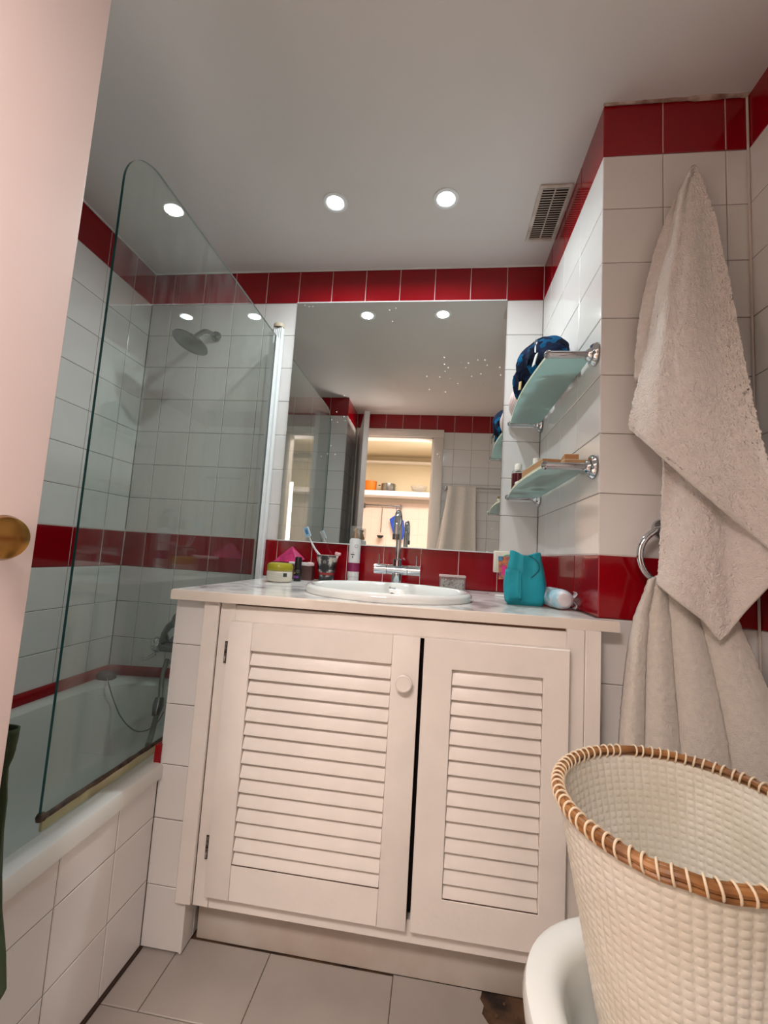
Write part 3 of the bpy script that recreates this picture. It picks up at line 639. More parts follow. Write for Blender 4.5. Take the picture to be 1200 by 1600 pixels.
# ------------------------------------------------------------------ glass shelves
def shelf(z, label):
    t = thing('glass_shelf', label, 'shelf', (0.32, 1.42, z), 'frosted glass shelves on chrome rails')
    ya, yb, x0 = 1.130, 1.714, 0.264
    bm = nb(); P = []
    N = 28
    for k in range(N + 1):
        s = k / N; P.append((x0 + 0.002 - 0.018 * math.sin(math.pi * s) - 0.0 , ya + (yb - ya) * s))
    P2 = [(0.372, ya + 0.01)] + [(XR - 0.006, ya + 0.15 if False else ya + 0.06), (XR - 0.006, yb)]
    zz = z + 0.004
    loop = P + [(XR - 0.006, yb), (XR - 0.006, ya + 0.03), (0.368, ya)]
    T = [bm.verts.new((x, y, zz + 0.004)) for x, y in loop]; Bm = [bm.verts.new((x, y, zz - 0.004)) for x, y in loop]
    bm.faces.new(T); bm.faces.new(Bm[::-1])
    for k in range(len(loop)):
        j = (k + 1) % len(loop); f = bm.faces.new((T[k], T[j], Bm[j], Bm[k])); f.material_index = 1
    obj('shelf_glass', bm, [FROST, mat('shelf_edge', (196, 206, 180), 0.25)], t, False)
    for y in (ya - 0.006, yb + 0.004):
        bm = nb(); seg = 20
        lathe(bm, (0, y, z), [(0.0, x0 - 0.010), (0.006, x0 - 0.009), (0.011, x0 - 0.004), (0.0115, x0 + 0.003), (0.0095, x0 + 0.006), (0.0095, XR - 0.03), (0.011, XR - 0.022)], seg, 'X')
        b = obj('bracket_bar', bm, CHROME, t)
        # scalloped wall flange
        bm = nb(); segs = 48; rings = []
        for r, x, sc in ((0.011, XR - 0.024, 0), (0.015, XR - 0.020, 0.04), (0.017, XR - 0.013, 0.08), (0.024, XR - 0.012, 0.10), (0.029, XR - 0.006, 0.08), (0.030, XR - 0.001, 0.06)):
            rings.append([bm.verts.new((x, y + r * (1 + sc * math.cos(8 * a)) * math.cos(a), z + r * (1 + sc * math.cos(8 * a)) * math.sin(a))) for a in [q * math.tau / segs for q in range(segs)]])
        for A, B in zip(rings, rings[1:]):
            for q in range(segs): bm.faces.new((A[q], A[(q + 1) % segs], B[(q + 1) % segs], B[q]))
        bm.faces.new(rings[0]); bm.faces.new(rings[-1][::-1])
        obj('flange', bm, CHROME, b)
SH1, SH2 = 0.549, 0.252
shelf(SH1, 'upper frosted glass shelf on chrome rails, holding the navy pouch')
shelf(SH2, 'lower frosted glass shelf on chrome rails, holding boxes and a red bottle')

# navy quilted pouch on the upper shelf
def navy():
    M = bpy.data.materials.new('navy_quilt'); M.use_nodes = True; nt = M.node_tree; b = nt.nodes['Principled BSDF']; b.inputs['Roughness'].default_value = 0.95; b.inputs['Specular IOR Level'].default_value = 0.15
    tc = nt.nodes.new('ShaderNodeTexCoord'); v = nt.nodes.new('ShaderNodeTexVoronoi'); v.distance = 'CHEBYCHEV'; v.inputs['Scale'].default_value = 34; r = nt.nodes.new('ShaderNodeValToRGB'); r.color_ramp.interpolation = 'CONSTANT'
    el = r.color_ramp.elements; el[0].position = 0; el[0].color = lin((10, 20, 40)); el[1].position = 0.76; el[1].color = lin((8, 82, 124))
    e = el.new(0.35); e.color = lin((22, 36, 66))
    s = nt.nodes.new('ShaderNodeSeparateColor')
    n = nt.nodes.new('ShaderNodeTexNoise'); n.inputs['Scale'].default_value = 90; bp = nt.nodes.new('ShaderNodeBump'); bp.inputs['Strength'].default_value = 0.8; bp.inputs['Distance'].default_value = 0.003
    L = nt.links.new; L(tc.outputs['Object'], v.inputs['Vector']); L(tc.outputs['Object'], n.inputs['Vector']); L(v.outputs['Color'], s.inputs[0]); L(s.outputs[0], r.inputs['Fac']); L(r.outputs['Color'], b.inputs['Base Color']); L(n.outputs['Fac'], bp.inputs['Height']); L(bp.outputs['Normal'], b.inputs['Normal'])
    return M
NAVY = navy()
t = thing('toiletry_pouch', 'navy and blue quilted toiletry pouch slumped on the upper glass shelf', 'pouch', (0.30, 1.34, SH1 + 0.009))
def pouch(u, v):       # u around, v along the shelf
    a = u * math.tau; s = v * 2 - 1
    w = (1 - abs(s) ** 3.2) ** 0.5 if abs(s) < 1 else 0
    hump = 1.0 - 0.34 * math.exp(-((s + 0.46) / 0.10) ** 2) + 0.06 * math.cos(3 * s)
    hh = 0.158 * w ** 0.8 * hump; th = 0.058 * (0.25 + 0.75 * w)
    x = 0.300 + math.cos(a) * th * (1.0 + 0.12 * math.sin(9 * s)) - 0.030 * max(0, math.sin(a)) * 0 + 0.02 * s * -1
    zz = (math.sin(a) * 0.5 + 0.5)
    zz = zz ** 0.75
    x += (0.018 if zz > 0.6 else 0) * (zz - 0.6)
    y = 1.388 + s * 0.138
    z = SH1 + 0.009 + zz * hh + 0.0
    d = 0.004 * noise.noise(Vector((x, y, z)) * 38) + 0.0022 * math.sin(z * 260) * math.sin(y * 260)
    return Vector((x + d, y + d, max(SH1 + 0.009, z + d)))
bm = nb(); grid(bm, pouch, 40, 44, cu=True); bmesh.ops.remove_doubles(bm, verts=bm.verts, dist=1e-5); obj('pouch_body', bm, NAVY, t)
bm = nb(); obox(bm, (0.262, 1.27, SH1 + 0.055), 0.003, 0.016, 0.040, rz=0.2, ry=0.25, bev=0.0006); obj('care_label', bm, mat('white_label', (226, 228, 228), 0.6), t)
bm = nb(); obox(bm, (0.2445, 1.405, SH1 + 0.030), 0.003, 0.024, 0.026, rz=0.12, rx=0.25, bev=0.0008); obj('leather_patch', bm, mat('tan_leather', (206, 176, 118), 0.6), t)
bm = nb(); tube(bm, [(0.2555, 1.235, SH1 + 0.10), (0.251, 1.230, SH1 + 0.088), (0.2535, 1.226, SH1 + 0.078), (0.258, 1.231, SH1 + 0.088)], 0.0022, 8, closed=True); tube(bm, [(0.2535, 1.226, SH1 + 0.078), (0.253, 1.222, SH1 + 0.055)], 0.0014, 6); obj('zip_pull', bm, CHROME, t)
# pink striped pouch further along the shelf
def stripes(name, c1, c2, sc, rot=(0, 0, 0.6)):
    M = bpy.data.materials.new(name); M.use_nodes = True; nt = M.node_tree; b = nt.nodes['Principled BSDF']; b.inputs['Roughness'].default_value = 0.7
    tc = nt.nodes.new('ShaderNodeTexCoord'); mp = nt.nodes.new('ShaderNodeMapping'); mp.inputs['Rotation'].default_value = rot; w = nt.nodes.new('ShaderNodeTexWave'); w.inputs['Scale'].default_value = sc
    r = nt.nodes.new('ShaderNodeValToRGB'); r.color_ramp.elements[0].position = 0.4; r.color_ramp.elements[0].color = lin(c1); r.color_ramp.elements[1].position = 0.55; r.color_ramp.elements[1].color = lin(c2)
    L = nt.links.new; L(tc.outputs['Object'], mp.inputs[0]); L(mp.outputs[0], w.inputs[0]); L(w.outputs['Fac'], r.inputs['Fac']); L(r.outputs['Color'], b.inputs['Base Color'])
    return M
def striped(u, v):
    a = u * math.tau; s = v * 2 - 1; w = (1 - abs(s) ** 2.6) ** 0.5
    zz = (math.sin(a) * 0.5 + 0.5)
    return Vector((0.300 + math.cos(a) * 0.056 * (0.3 + 0.7 * w), 1.612 + s * 0.092, SH1 + 0.009 + zz * 0.10 * w))
bm = nb(); grid(bm, striped, 28, 24, cu=True); bmesh.ops.remove_doubles(bm, verts=bm.verts, dist=1e-5)
tag(obj('striped_pouch', bm, stripes('pink_stripes', (226, 178, 180), (236, 226, 220), 26)), 'small pink and white striped pouch at the far end of the upper shelf', 'pouch')

# lower shelf: red bottle, green bottle, white bottle, kraft boxes
Z2 = SH2 + 0.008
t = thing('red_bottle', 'dark red bottle with a white cap on the lower glass shelf', 'bottle', (0.282, 1.60, Z2))
bm = nb(); lathe(bm, (0.282, 1.60, Z2), [(0, 0), (0.023, 0), (0.024, 0.004), (0.024, 0.062), (0.0, 0.063)], 24, sy=1.2); obj('bottle_body', bm, mat('dark_red_liquid', (78, 8, 22), 0.15), t)
bm = nb(); lathe(bm, (0.282, 1.60, Z2 + 0.063), [(0.024, 0), (0.023, 0.010), (0.012, 0.016), (0, 0.016)], 24, sy=1.2); obj('bottle_shoulder', bm, CLEARP, t)
bm = nb(); lathe(bm, (0.282, 1.60, Z2 + 0.072), [(0.0125, 0), (0.0125, 0.024), (0.010, 0.028), (0, 0.029)], 20); obj('cap', bm, mat('cream_cap', (222, 218, 204), 0.4), t)
t = thing('green_bottle', 'small pale green bottle with a white cap behind the kraft boxes', 'bottle', (0.325, 1.50, Z2))
bm = nb(); lathe(bm, (0.325, 1.50, Z2), [(0, 0), (0.022, 0), (0.023, 0.004), (0.023, 0.070), (0.014, 0.08), (0, 0.08)], 22); obj('bottle_body', bm, mat('pale_green', (142, 190, 160), 0.35), t)
bm = nb(); lathe(bm, (0.325, 1.50, Z2 + 0.079), [(0.013, 0), (0.013, 0.020), (0.0, 0.021)], 18); obj('cap', bm, mat('white_cap', (228, 224, 214), 0.4), t)
KRAFT = mat('kraft_card', (176, 130, 88), 0.8, var=0.1, vscale=20); PALEK = mat('pale_card', (210, 190, 158), 0.8, var=0.1, vscale=30)
def kbox(name, label, c, s, rz, material, grp=None):
    t = thing(name, label, 'box', (c[0], c[1], c[2] - s[2] / 2), grp)
    bm = nb(); obox(bm, c, s[0], s[1], s[2], rz, bev=0.0008); obj('box_body', bm, material, t)
    bm = nb(); obox(bm, (c[0], c[1], c[2] + s[2] / 2 - 0.001), s[0] + 0.001, s[1] + 0.001, 0.0016, rz); obj('lid_flap', bm, PALEK, t)
kbox('soap_box', 'long kraft cardboard box lying at the front of the lower shelf', (0.306, 1.345, Z2 + 0.020), (0.062, 0.20, 0.038), 0.10, KRAFT)
kbox('soap_box', 'flat kraft cardboard box lying nearest the flange of the lower shelf', (0.350, 1.200, Z2 + 0.010), (0.056, 0.08, 0.019), 0, KRAFT)
kbox('soap_box', 'small kraft cardboard box stacked on top of another on the lower shelf', (0.348, 1.205, Z2 + 0.0295), (0.036, 0.05, 0.018), -0.1, KRAFT)
bm = nb(); obox(bm, (0.273, 1.485, Z2 + 0.009), 0.026, 0.060, 0.016, 0.2, bev=0.004, seg=2)
tag(obj('soap_tube', bm, mat('white_tube', (224, 226, 220), 0.4)), 'small white tube lying between the red bottle and the kraft boxes', 'tube')

# ------------------------------------------------------------------ things on the countertop
ZK = ZT + 0.0003
# cream jar
c = Vector((-0.545, 1.470)); R0 = 0.044
t = thing('cream_jar', 'wide white cream jar with a yellow-green lid at the left end of the counter', 'jar', (c.x, c.y, ZK))
bm = nb(); lathe(bm, (c.x, c.y, ZK), [(0, 0), (0.036, 0), (R0 - 0.002, 0.004), (R0, 0.012), (R0, 0.036), (R0 - 0.003, 0.040), (0, 0.040)], 40); obj('jar_body', bm, mat('milky_plastic', (212, 208, 194), 0.3, trans=0.0), t)
bm = nb(); lathe(bm, (c.x, c.y, ZK + 0.0395), [(R0 - 0.001, 0), (R0 + 0.0005, 0.002), (R0 + 0.0005, 0.016), (R0 - 0.004, 0.024), (R0 - 0.012, 0.027), (0, 0.028)], 40); obj('lid', bm, mat('yellow_green_lid', (158, 150, 30), 0.35), t)
lab = stripes('print_lines', (168, 168, 158), (222, 220, 208), 90, (0, 1.57, 0))
bm = nb(); grid(bm, lambda u, v: Vector((c.x + (R0 + 0.0006) * math.sin(-0.9 + 1.5 * u), c.y - (R0 + 0.0006) * math.cos(-0.9 + 1.5 * u), ZK + 0.010 + 0.024 * v)), 14, 1); obj('jar_label', bm, lab, t)
bm = nb(); grid(bm, lambda u, v: Vector((c.x + (R0 + 0.001) * math.sin(0.62 + 0.32 * u), c.y - (R0 + 0.001) * math.cos(0.62 + 0.32 * u), ZK + 0.020 + 0.013 * v)), 4, 1); obj('print_block', bm, mat('dark_print', (60, 66, 66), 0.5), t)
# brown box behind, with pink triangle pack and a white tube on it
bm = nb(); obox(bm, (-0.520, 1.655, ZK + 0.0275), 0.085, 0.05, 0.055, 0.05, bev=0.0015)
tag(obj('brown_box', bm, mat('dark_brown_box', (88, 58, 54), 0.5)), 'dark brown box standing behind the black bottle', 'box')
bm = nb(); tube(bm, [(-0.575, 1.650, ZK + 0.062), (-0.53, 1.640, ZK + 0.062), (-0.492, 1.632, ZK + 0.062)], [0.0055, 0.0075, 0.007], 12); tp = None
t = thing('white_tube', 'white squeeze tube lying across the dark brown box', 'tube', (-0.53, 1.64, ZK + 0.055)); obj('tube_body', bm, mat('white_soft_plastic', (226, 222, 220), 0.35), t)
bm = nb(); tube(bm, [(-0.492, 1.632, ZK + 0.0625), (-0.470, 1.627, ZK + 0.0635)], [0.0085, 0.006], 12); obj('tube_cap', bm, mat('pinkish_cap', (226, 200, 200), 0.4), t)
t = thing('pink_pack', 'pink triangular glittery pack propped on the red tiles behind the jar', 'pack', (-0.60, 1.69, ZK + 0.05))
bm = nb()
P0, P1, P2, P3 = Vector((-0.660, 1.700, ZK + 0.064)), Vector((-0.592, 1.712, ZK + 0.128)), Vector((-0.532, 1.700, ZK + 0.078)), Vector((-0.550, 1.660, ZK + 0.064))
vv = [bm.verts.new(p) for p in (P0, P1, P2, P3)] + [bm.verts.new(p + Vector((0.0, 0.012, 0))) for p in (P0, P1, P2, P3)]
for q in ((0, 1, 3), (1, 2, 3), (4, 7, 5), (5, 7, 6), (0, 4, 5, 1), (1, 5, 6, 2), (2, 6, 7, 3), (3, 7, 4, 0)): bm.faces.new([vv[i] for i in q])
obj('pack_body', bm, mat('pink_glitter', (206, 48, 112), 0.35, vcol=(160, 24, 84), vscale=45), t, False)
bm = nb(); box(bm, -0.662, -0.535, 1.688, 1.722, ZK, ZK + 0.064, 0.002); obj('pack_base', bm, mat('plum_card', (110, 24, 58), 0.5), t)
# black bottle
c = Vector((-0.508, 1.555)); t = thing('black_bottle', 'slim black bottle with purple print beside the cream jar', 'bottle', (c.x, c.y, ZK))
bm = nb(); lathe(bm, (c.x, c.y, ZK), [(0, 0), (0.0135, 0), (0.014, 0.002), (0.014, 0.046), (0, 0.046)], 24); obj('bottle_body', bm, mat('black_plastic', (18, 14, 20), 0.2), t)
bm = nb(); lathe(bm, (c.x, c.y, ZK + 0.0465), [(0.0125, 0), (0.0125, 0.040), (0.011, 0.043), (0, 0.043)], 24); obj('cap', bm, mat('matt_black', (14, 14, 16), 0.35), t)
for z0, z1, a0, a1, mm in ((0.012, 0.020, -0.7, 0.6, mat('purple_print', (120, 66, 150), 0.4)), (0.027, 0.033, -0.9, -0.3, mat('gold_print', (190, 156, 60), 0.4)), (0.030, 0.042, -0.1, 0.8, mat('grey_print', (70, 70, 64), 0.4))):
    bm = nb(); grid(bm, lambda u, v: Vector((c.x + 0.0143 * math.sin(a0 + (a1 - a0) * u), c.y - 0.0143 * math.cos(a0 + (a1 - a0) * u), ZK + z0 + (z1 - z0) * v)), 6, 1); obj('print', bm, mm, t)
# tumbler with toothbrush
c = Vector((-0.425, 1.655)); t = thing('tumbler', 'tapered tumbler with a grey cat-face pattern left of the basin', 'tumbler', (c.x, c.y, ZK))
def cat_mat():
    """mirror-symmetric grey, black and pale patches with a red collar band, as printed"""
    M = bpy.data.materials.new('printed_tumbler'); M.use_nodes = True; nt = M.node_tree; b = nt.nodes['Principled BSDF']; b.inputs['Roughness'].default_value = 0.3
    tc = nt.nodes.new('ShaderNodeTexCoord'); s = nt.nodes.new('ShaderNodeSeparateXYZ'); ab = nt.nodes.new('ShaderNodeMath'); ab.operation = 'ABSOLUTE'; cb = nt.nodes.new('ShaderNodeCombineXYZ')
    n = nt.nodes.new('ShaderNodeTexNoise'); n.inputs['Scale'].default_value = 30; n.inputs['Detail'].default_value = 4
    r = nt.nodes.new('ShaderNodeValToRGB'); el = r.color_ramp.elements; el[0].position = 0.47; el[0].color = lin((16, 14, 18)); el[1].position = 0.60; el[1].color = lin((206, 198, 190)); e = el.new(0.54); e.color = lin((78, 74, 76))
    L = nt.links.new; L(tc.outputs['Object'], s.inputs[0]); L(s.outputs[0], ab.inputs[0]); L(ab.outputs[0], cb.inputs[0]); L(s.outputs[2], cb.inputs[2]); L(cb.outputs[0], n.inputs['Vector']); L(n.outputs['Fac'], r.inputs['Fac'])
    mr = nt.nodes.new('ShaderNodeValToRGB'); mr.color_ramp.interpolation = 'CONSTANT'; e = mr.color_ramp.elements; e[0].position = 0; e[0].color = (0, 0, 0, 1); e[1].position = 0.31; e[1].color = (1, 1, 1, 1); q = e.new(0.42); q.color = (0, 0, 0, 1)
    g = nt.nodes.new('ShaderNodeMapRange'); g.inputs['From Max'].default_value = 0.082; L(s.outputs[2], g.inputs['Value']); L(g.outputs[0], mr.inputs['Fac'])
    mx = nt.nodes.new('ShaderNodeMix'); mx.data_type = 'RGBA'; mx.inputs['B'].default_value = lin((150, 26, 24)); L(mr.outputs['Color'], mx.inputs['Factor']); L(r.outputs['Color'], mx.inputs['A']); L(mx.outputs['Result'], b.inputs['Base Color'])
    return M
bm = nb(); lathe(bm, (c.x, c.y, ZK), [(0, 0), (0.0275, 0), (0.0285, 0.002), (0.042, 0.100), (0.0435, 0.102), (0.041, 0.102), (0.0395, 0.098), (0.027, 0.005), (0, 0.005)], 40); obj('cup', bm, cat_mat(), t)
bm = nb(); lathe(bm, (c.x, c.y, ZK + 0.1005), [(0.0428, 0), (0.0434, 0.0012), (0.0405, 0.0014), (0.0402, 0)], 40); obj('cup_rim', bm, mat('pale_rim', (220, 206, 204), 0.4), t)
t = thing('toothbrush', 'blue and white toothbrush leaning in the cat-patterned tumbler', 'toothbrush', (c.x, c.y, ZK + 0.01))
hb = [(-0.400, 1.672, ZK + 0.012), (-0.440, 1.640, ZK + 0.085), (-0.466, 1.628, ZK + 0.118), (-0.482, 1.620, ZK + 0.145), (-0.496, 1.615, ZK + 0.175)]
bm = nb(); tube(bm, smooth_path(hb, 6), [0.0045] * 12 + [0.004] * 6 + [0.003] * 7, 10); obj('brush_handle', bm, mat('white_handle', (222, 224, 226), 0.3), t)
bm = nb(); tube(bm, smooth_path([hb[0], (-0.420, 1.656, ZK + 0.05), (-0.4465, 1.6355, ZK + 0.093)], 5), 0.0052, 8); obj('grip', bm, mat('navy_grip', (40, 60, 110), 0.4), t)
hc = Vector((-0.500, 1.612, ZK + 0.186)); Mh = Matrix.Translation(hc) @ Matrix.Rotation(-0.42, 4, 'Y')
bm = nb(); tmp = nb(); box(tmp, -0.0095, 0.0095, -0.002, 0.003, -0.020, 0.020, 0.0022, 2); merge(bm, tmp, Mh); obj('brush_head', bm, mat('white_handle2', (222, 226, 230), 0.3), t)
bm = nb()
for i in range(4):
    for j in range(8):
        tmp = nb(); x = -0.0070 + 0.0047 * i; z = -0.0165 + 0.0047 * j; box(tmp, x - 0.0019, x + 0.0019, -0.012, -0.002, z - 0.0018, z + 0.0018, mi=(1 if 1 < j < 6 and i in (1, 2) else 0)); merge(bm, tmp, Mh)
obj('bristles', bm, [mat('light_blue_bristle', (160, 200, 226), 0.5), mat('blue_bristle', (70, 130, 190), 0.5)], t, kind='stuff')
t = thing('toothpaste_tube', 'white and pink tube end poking out of the tumbler', 'tube', (c.x, c.y, ZK + 0.012))
bm = nb(); tube(bm, [(-0.405, 1.663, ZK + 0.02), (-0.392, 1.652, ZK + 0.09), (-0.385, 1.645, ZK + 0.104)], [0.007, 0.008, 0.008], 12); obj('tube_body', bm, mat('white_tube2', (224, 216, 216), 0.4), t)
bm = nb(); obox(bm, (-0.380, 1.640, ZK + 0.110), 0.022, 0.012, 0.010, ry=0.2, bev=0.002, seg=2); obj('tube_cap', bm, mat('pink_cap', (226, 176, 180), 0.4), t)
# mousse bottle
c = Vector((-0.320, 1.665)); t = thing('foam_bottle', 'tall white and plum foam bottle with a gold pump left of the tap', 'bottle', (c.x, c.y, ZK))
Rb = 0.0225
bm = nb(); lathe(bm, (c.x, c.y, ZK), [(0, 0), (Rb - 0.001, 0), (Rb, 0.002), (Rb, 0.044), (Rb, 0.0445)], 32, mi=0); lathe(bm, (c.x, c.y, ZK + 0.0445), [(Rb, 0), (Rb, 0.034)], 32, mi=1); lathe(bm, (c.x, c.y, ZK + 0.0785), [(Rb, 0), (Rb, 0.086), (Rb - 0.003, 0.0925), (Rb - 0.008, 0.095), (0, 0.096)], 32, mi=0)
bmesh.ops.remove_doubles(bm, verts=bm.verts, dist=1e-5)
obj('bottle_body', bm, [mat('white_bottle', (214, 214, 214), 0.3), mat('plum_band', (132, 38, 84), 0.25)], t)
bm = nb(); lathe(bm, (c.x, c.y, ZK + 0.174), [(0.014, 0), (0.014, 0.012), (0.011, 0.014), (0.011, 0.022), (0.007, 0.024), (0.007, 0.032), (0.010, 0.033), (0.010, 0.040), (0, 0.041)], 24); obj('pump', bm, mat('gold_pump', (186, 150, 82), 0.25, metal=0.9), t)
bm = nb(); lathe(bm, (c.x, c.y, ZK + 0.174), [(0.0185, 0), (0.0185, 0.044), (0.017, 0.047), (0, 0.048)], 24); obj('clear_cap', bm, CLEARP, t)
DK = mat('dark_mark', (70, 66, 72), 0.5)
def curved(a0, a1, z0, z1, R, material, name='print'):
    bm = nb(); grid(bm, lambda u, v: Vector((c.x + R * math.sin(a0 + (a1 - a0) * u), c.y - R * math.cos(a0 + (a1 - a0) * u), ZK + z0 + (z1 - z0) * v)), 5, 1); obj(name, bm, material, t)
for a0, a1, z0, z1 in ((-0.45, 0.2, 0.1085, 0.113), (-0.2, 0.0, 0.098, 0.104), (-0.15, 0.05, 0.1175, 0.119), (-0.9, -0.75, 0.012, 0.020), (-0.9, 0.8, 0.0235, 0.0243)): curved(a0, a1, z0, z1, Rb + 0.0004, DK)
bm = nb(); seg = 20
V1 = []; V2 = []
for k in range(seg):
    a = k * math.tau / seg
    for r, V in ((0.0066, V1), (0.0056, V2)):
        an = 0.45 + r * math.cos(a) / Rb; V.append(bm.verts.new((c.x + (Rb + 0.0005) * math.sin(an), c.y - (Rb + 0.0005) * math.cos(an), ZK + 0.143 + r * math.sin(a))))
for k in range(seg): bm.faces.new((V1[k], V1[(k + 1) % seg], V2[(k + 1) % seg], V2[k]))
obj('ring_emblem', bm, DK, t)
# cotton bud box
c = Vector((0.062, 1.650)); t = thing('cotton_bud_box', 'small clear plastic box of cotton buds right of the basin', 'box', (c.x, c.y, ZK))
bm = nb()
W2, D2, Hh = 0.047, 0.026, 0.050
for a, b, c_, d_ in ((-W2, W2, -D2, -D2 + 0.0012), (-W2, W2, D2 - 0.0012, D2), (-W2, -W2 + 0.0012, -D2, D2), (W2 - 0.0012, W2, -D2, D2)): box(bm, c.x + a, c.x + b, c.y + c_, c.y + d_, ZK, ZK + Hh)
box(bm, c.x - W2, c.x + W2, c.y - D2, c.y + D2, ZK, ZK + 0.0012); obj('box_body', bm, CLEARP, t, False)
bm = nb(); box(bm, c.x - W2 - 0.002, c.x + W2 + 0.002, c.y - D2 - 0.002, c.y + D2 + 0.002, ZK + Hh, ZK + Hh + 0.007, 0.001); obj('lid', bm, mat('frosted_lid', (206, 188, 184), 0.3), t)
bm = nb()
for k in range(260):
    x, y, z = c.x + rnd.uniform(-W2 + 0.006, W2 - 0.006), c.y + rnd.uniform(-D2 + 0.003, D2 - 0.004), ZK + rnd.uniform(0.005, 0.040)
    if k < 150: y = c.y - D2 + rnd.uniform(0.0042, 0.007)
    bmesh.ops.create_icosphere(bm, subdivisions=1, radius=rnd.uniform(0.0023, 0.0032), matrix=Matrix.Translation((x, y, z)))
obj('cotton_tips', bm, mat('cotton', (232, 226, 214), 0.9), t, kind='stuff')
# wall socket behind the teal bag
t = thing('wall_socket', 'white square socket plate on the red tiles behind the teal bag', 'socket', (0.262, D, -0.04))
bm = nb(); box(bm, 0.220, 0.302, D - 0.010, D - 0.001, -0.043, 0.041, 0.004, 3); obj('plate', bm, mat('cream_plastic', (226, 220, 206), 0.3), t)
bm = nb(); box(bm, 0.230, 0.292, D - 0.0125, D - 0.0101, -0.033, 0.031, 0.002, 2); obj('socket_face', bm, mat('cream_plastic2', (214, 206, 190), 0.35), t)
bm = nb(); lathe(bm, (0.261, D - 0.0126, -0.001), [(0.021, 0), (0.020, -0.0015), (0.018, -0.0015), (0.017, 0.0), (0, 0.0)], 32, 'Y'); obj('socket_ring', bm, mat('grey_plastic', (150, 144, 134), 0.4), t)
for s in (-1, 1):
    bm = nb(); lathe(bm, (0.261 + s * 0.009, D - 0.0128, -0.001), [(0, 0), (0.0026, 0)], 12, 'Y'); obj('pin_hole', bm, GAP_SHADE, t)
# teal bag
TEAL = mat('teal_fabric', (22, 160, 178), 0.7, bump=0.3, bscale=120, var=0.18, vscale=12)
t = thing('teal_bag', 'teal fabric cosmetic bag standing open on the right of the counter', 'bag', (0.25, 1.27, ZK))
# corners: front-left, front-right, back-right, back-left; bottom then top
b4 = [Vector((0.199, 1.262, ZK)), Vector((0.302, 1.262, ZK)), Vector((0.334, 1.395, ZK)), Vector((0.228, 1.42, ZK))]
t4 = [Vector((0.199, 1.225, ZK + 0.152)), Vector((0.287, 1.240, ZK + 0.150)), Vector((0.318, 1.36, ZK + 0.146)), Vector((0.222, 1.38, ZK + 0.146))]
def bagpt(u, v):
    k = u * 4; i = int(k) % 4; s = k - int(k); j = (i + 1) % 4
    # rounded corners through smoothing of the loop
    def loop(P, uu):
        k = (uu % 1) * 4; i = int(k) % 4; s = k - int(k); return P[i].lerp(P[(i + 1) % 4], s)
    e = 0.022
    B = (loop(b4, u - e) + loop(b4, u) * 2 + loop(b4, u + e)) / 4; T = (loop(t4, u - e) + loop(t4, u) * 2 + loop(t4, u + e)) / 4
    p = B.lerp(T, v); cc = (b4[0] + b4[2]) / 2; d = Vector((p.x - cc.x, p.y - cc.y, 0)); L = d.length; d.normalize()
    bulge = 0.010 * math.sin(math.pi * min(1, v * 1.15)) - 0.010 * v ** 3 * (1 if 0.2 < s < 0.8 else 0.4)
    if v < 0.06: bulge -= (0.06 - v) * 0.12
    # front mid crease and top edge dip
    if i == 0:
        dip = math.exp(-((s - 0.45) / 0.10) ** 2)
        bulge += 0.008 * dip * (0.3 + 0.7 * v) ; p.z -= 0.012 * v ** 4 * math.exp(-((s - 0.5) / 0.25) ** 2)
    if i == 2: p.z -= 0.01 * v ** 4 * math.sin(math.pi * s)
    bulge += 0.003 * noise.noise(Vector((p.x * 30, p.y * 30, p.z * 22)))
    return p + d * bulge
bm = nb(); vs = grid(bm, bagpt, 80, 30, cu=True); bm.faces.new(vs[0][::-1])
bg = obj('bag_body', bm, TEAL, t); sdm = bg.modifiers.new('thickness', 'SOLIDIFY'); sdm.thickness = 0.0025; sdm.offset = -1
def on_front(s, v, off): p = bagpt(s * 0.25, v); return p + Vector((-0.1, -1, 0)).normalized() * off
bm = nb(); tube(bm, [on_front(0.45, k / 20, 0.001) for k in range(1, 20)], 0.0013, 6); obj('seam', bm, TEAL, t)
bm = nb(); grid(bm, lambda u, v: bagpt((0.93 + 0.17 * u) % 1.0, 0.05 + 0.60 * v) + (Vector((-0.7, -0.7, 0)) * (0.0035 + 0.004 * v)), 14, 10); pk = obj('side_pocket', bm, TEAL, t); sdm = pk.modifiers.new('thickness', 'SOLIDIFY'); sdm.thickness = 0.002
bm = nb(); grid(bm, lambda u, v: on_front(0.08 + 0.34 * u, 0.10 + 0.52 * v, 0.0025), 8, 8); pk = obj('front_pocket', bm, TEAL, t); sdm = pk.modifiers.new('thickness', 'SOLIDIFY'); sdm.thickness = 0.0015
bm = nb(); tube(bm, [on_front(0.62 + 0.30 * math.sin(k / 12 * 3), 0.98 - 0.45 * k / 12, 0.002) for k in range(13)], 0.0015, 6); obj('cord_loop', bm, mat('dark_teal_cord', (14, 92, 104), 0.7), t)
# the two printed cards in the pocket
cx, cy = 0.185, 1.300
t = thing('picture_card', 'pink and orange picture card tucked in the side pocket of the teal bag', 'card', (0.186, 1.262, ZK + 0.07))
def card(px0, py0, px1, py1, y0, y1, name, material, th=0.0012):
    bm = nb(); A = [at(px0, py0, y0), at(px1, py0, y1), at(px1, py1, y1), at(px0, py1, y0)]
    n = (A[1] - A[0]).cross(A[2] - A[0]).normalized() * th
    v1 = [bm.verts.new(p) for p in A]; v2 = [bm.verts.new(p + n) for p in A]
    bm.faces.new(v1); bm.faces.new(v2[::-1])
    for k in range(4): bm.faces.new((v1[k], v2[k], v2[(k + 1) % 4], v1[(k + 1) % 4]))
    return obj(name, bm, material, t, False)
card(779, 870, 797, 905, 1.262, 1.24, 'card_face', mat('card_print', (206, 128, 78), 0.5, vcol=(120, 60, 90), vscale=70))
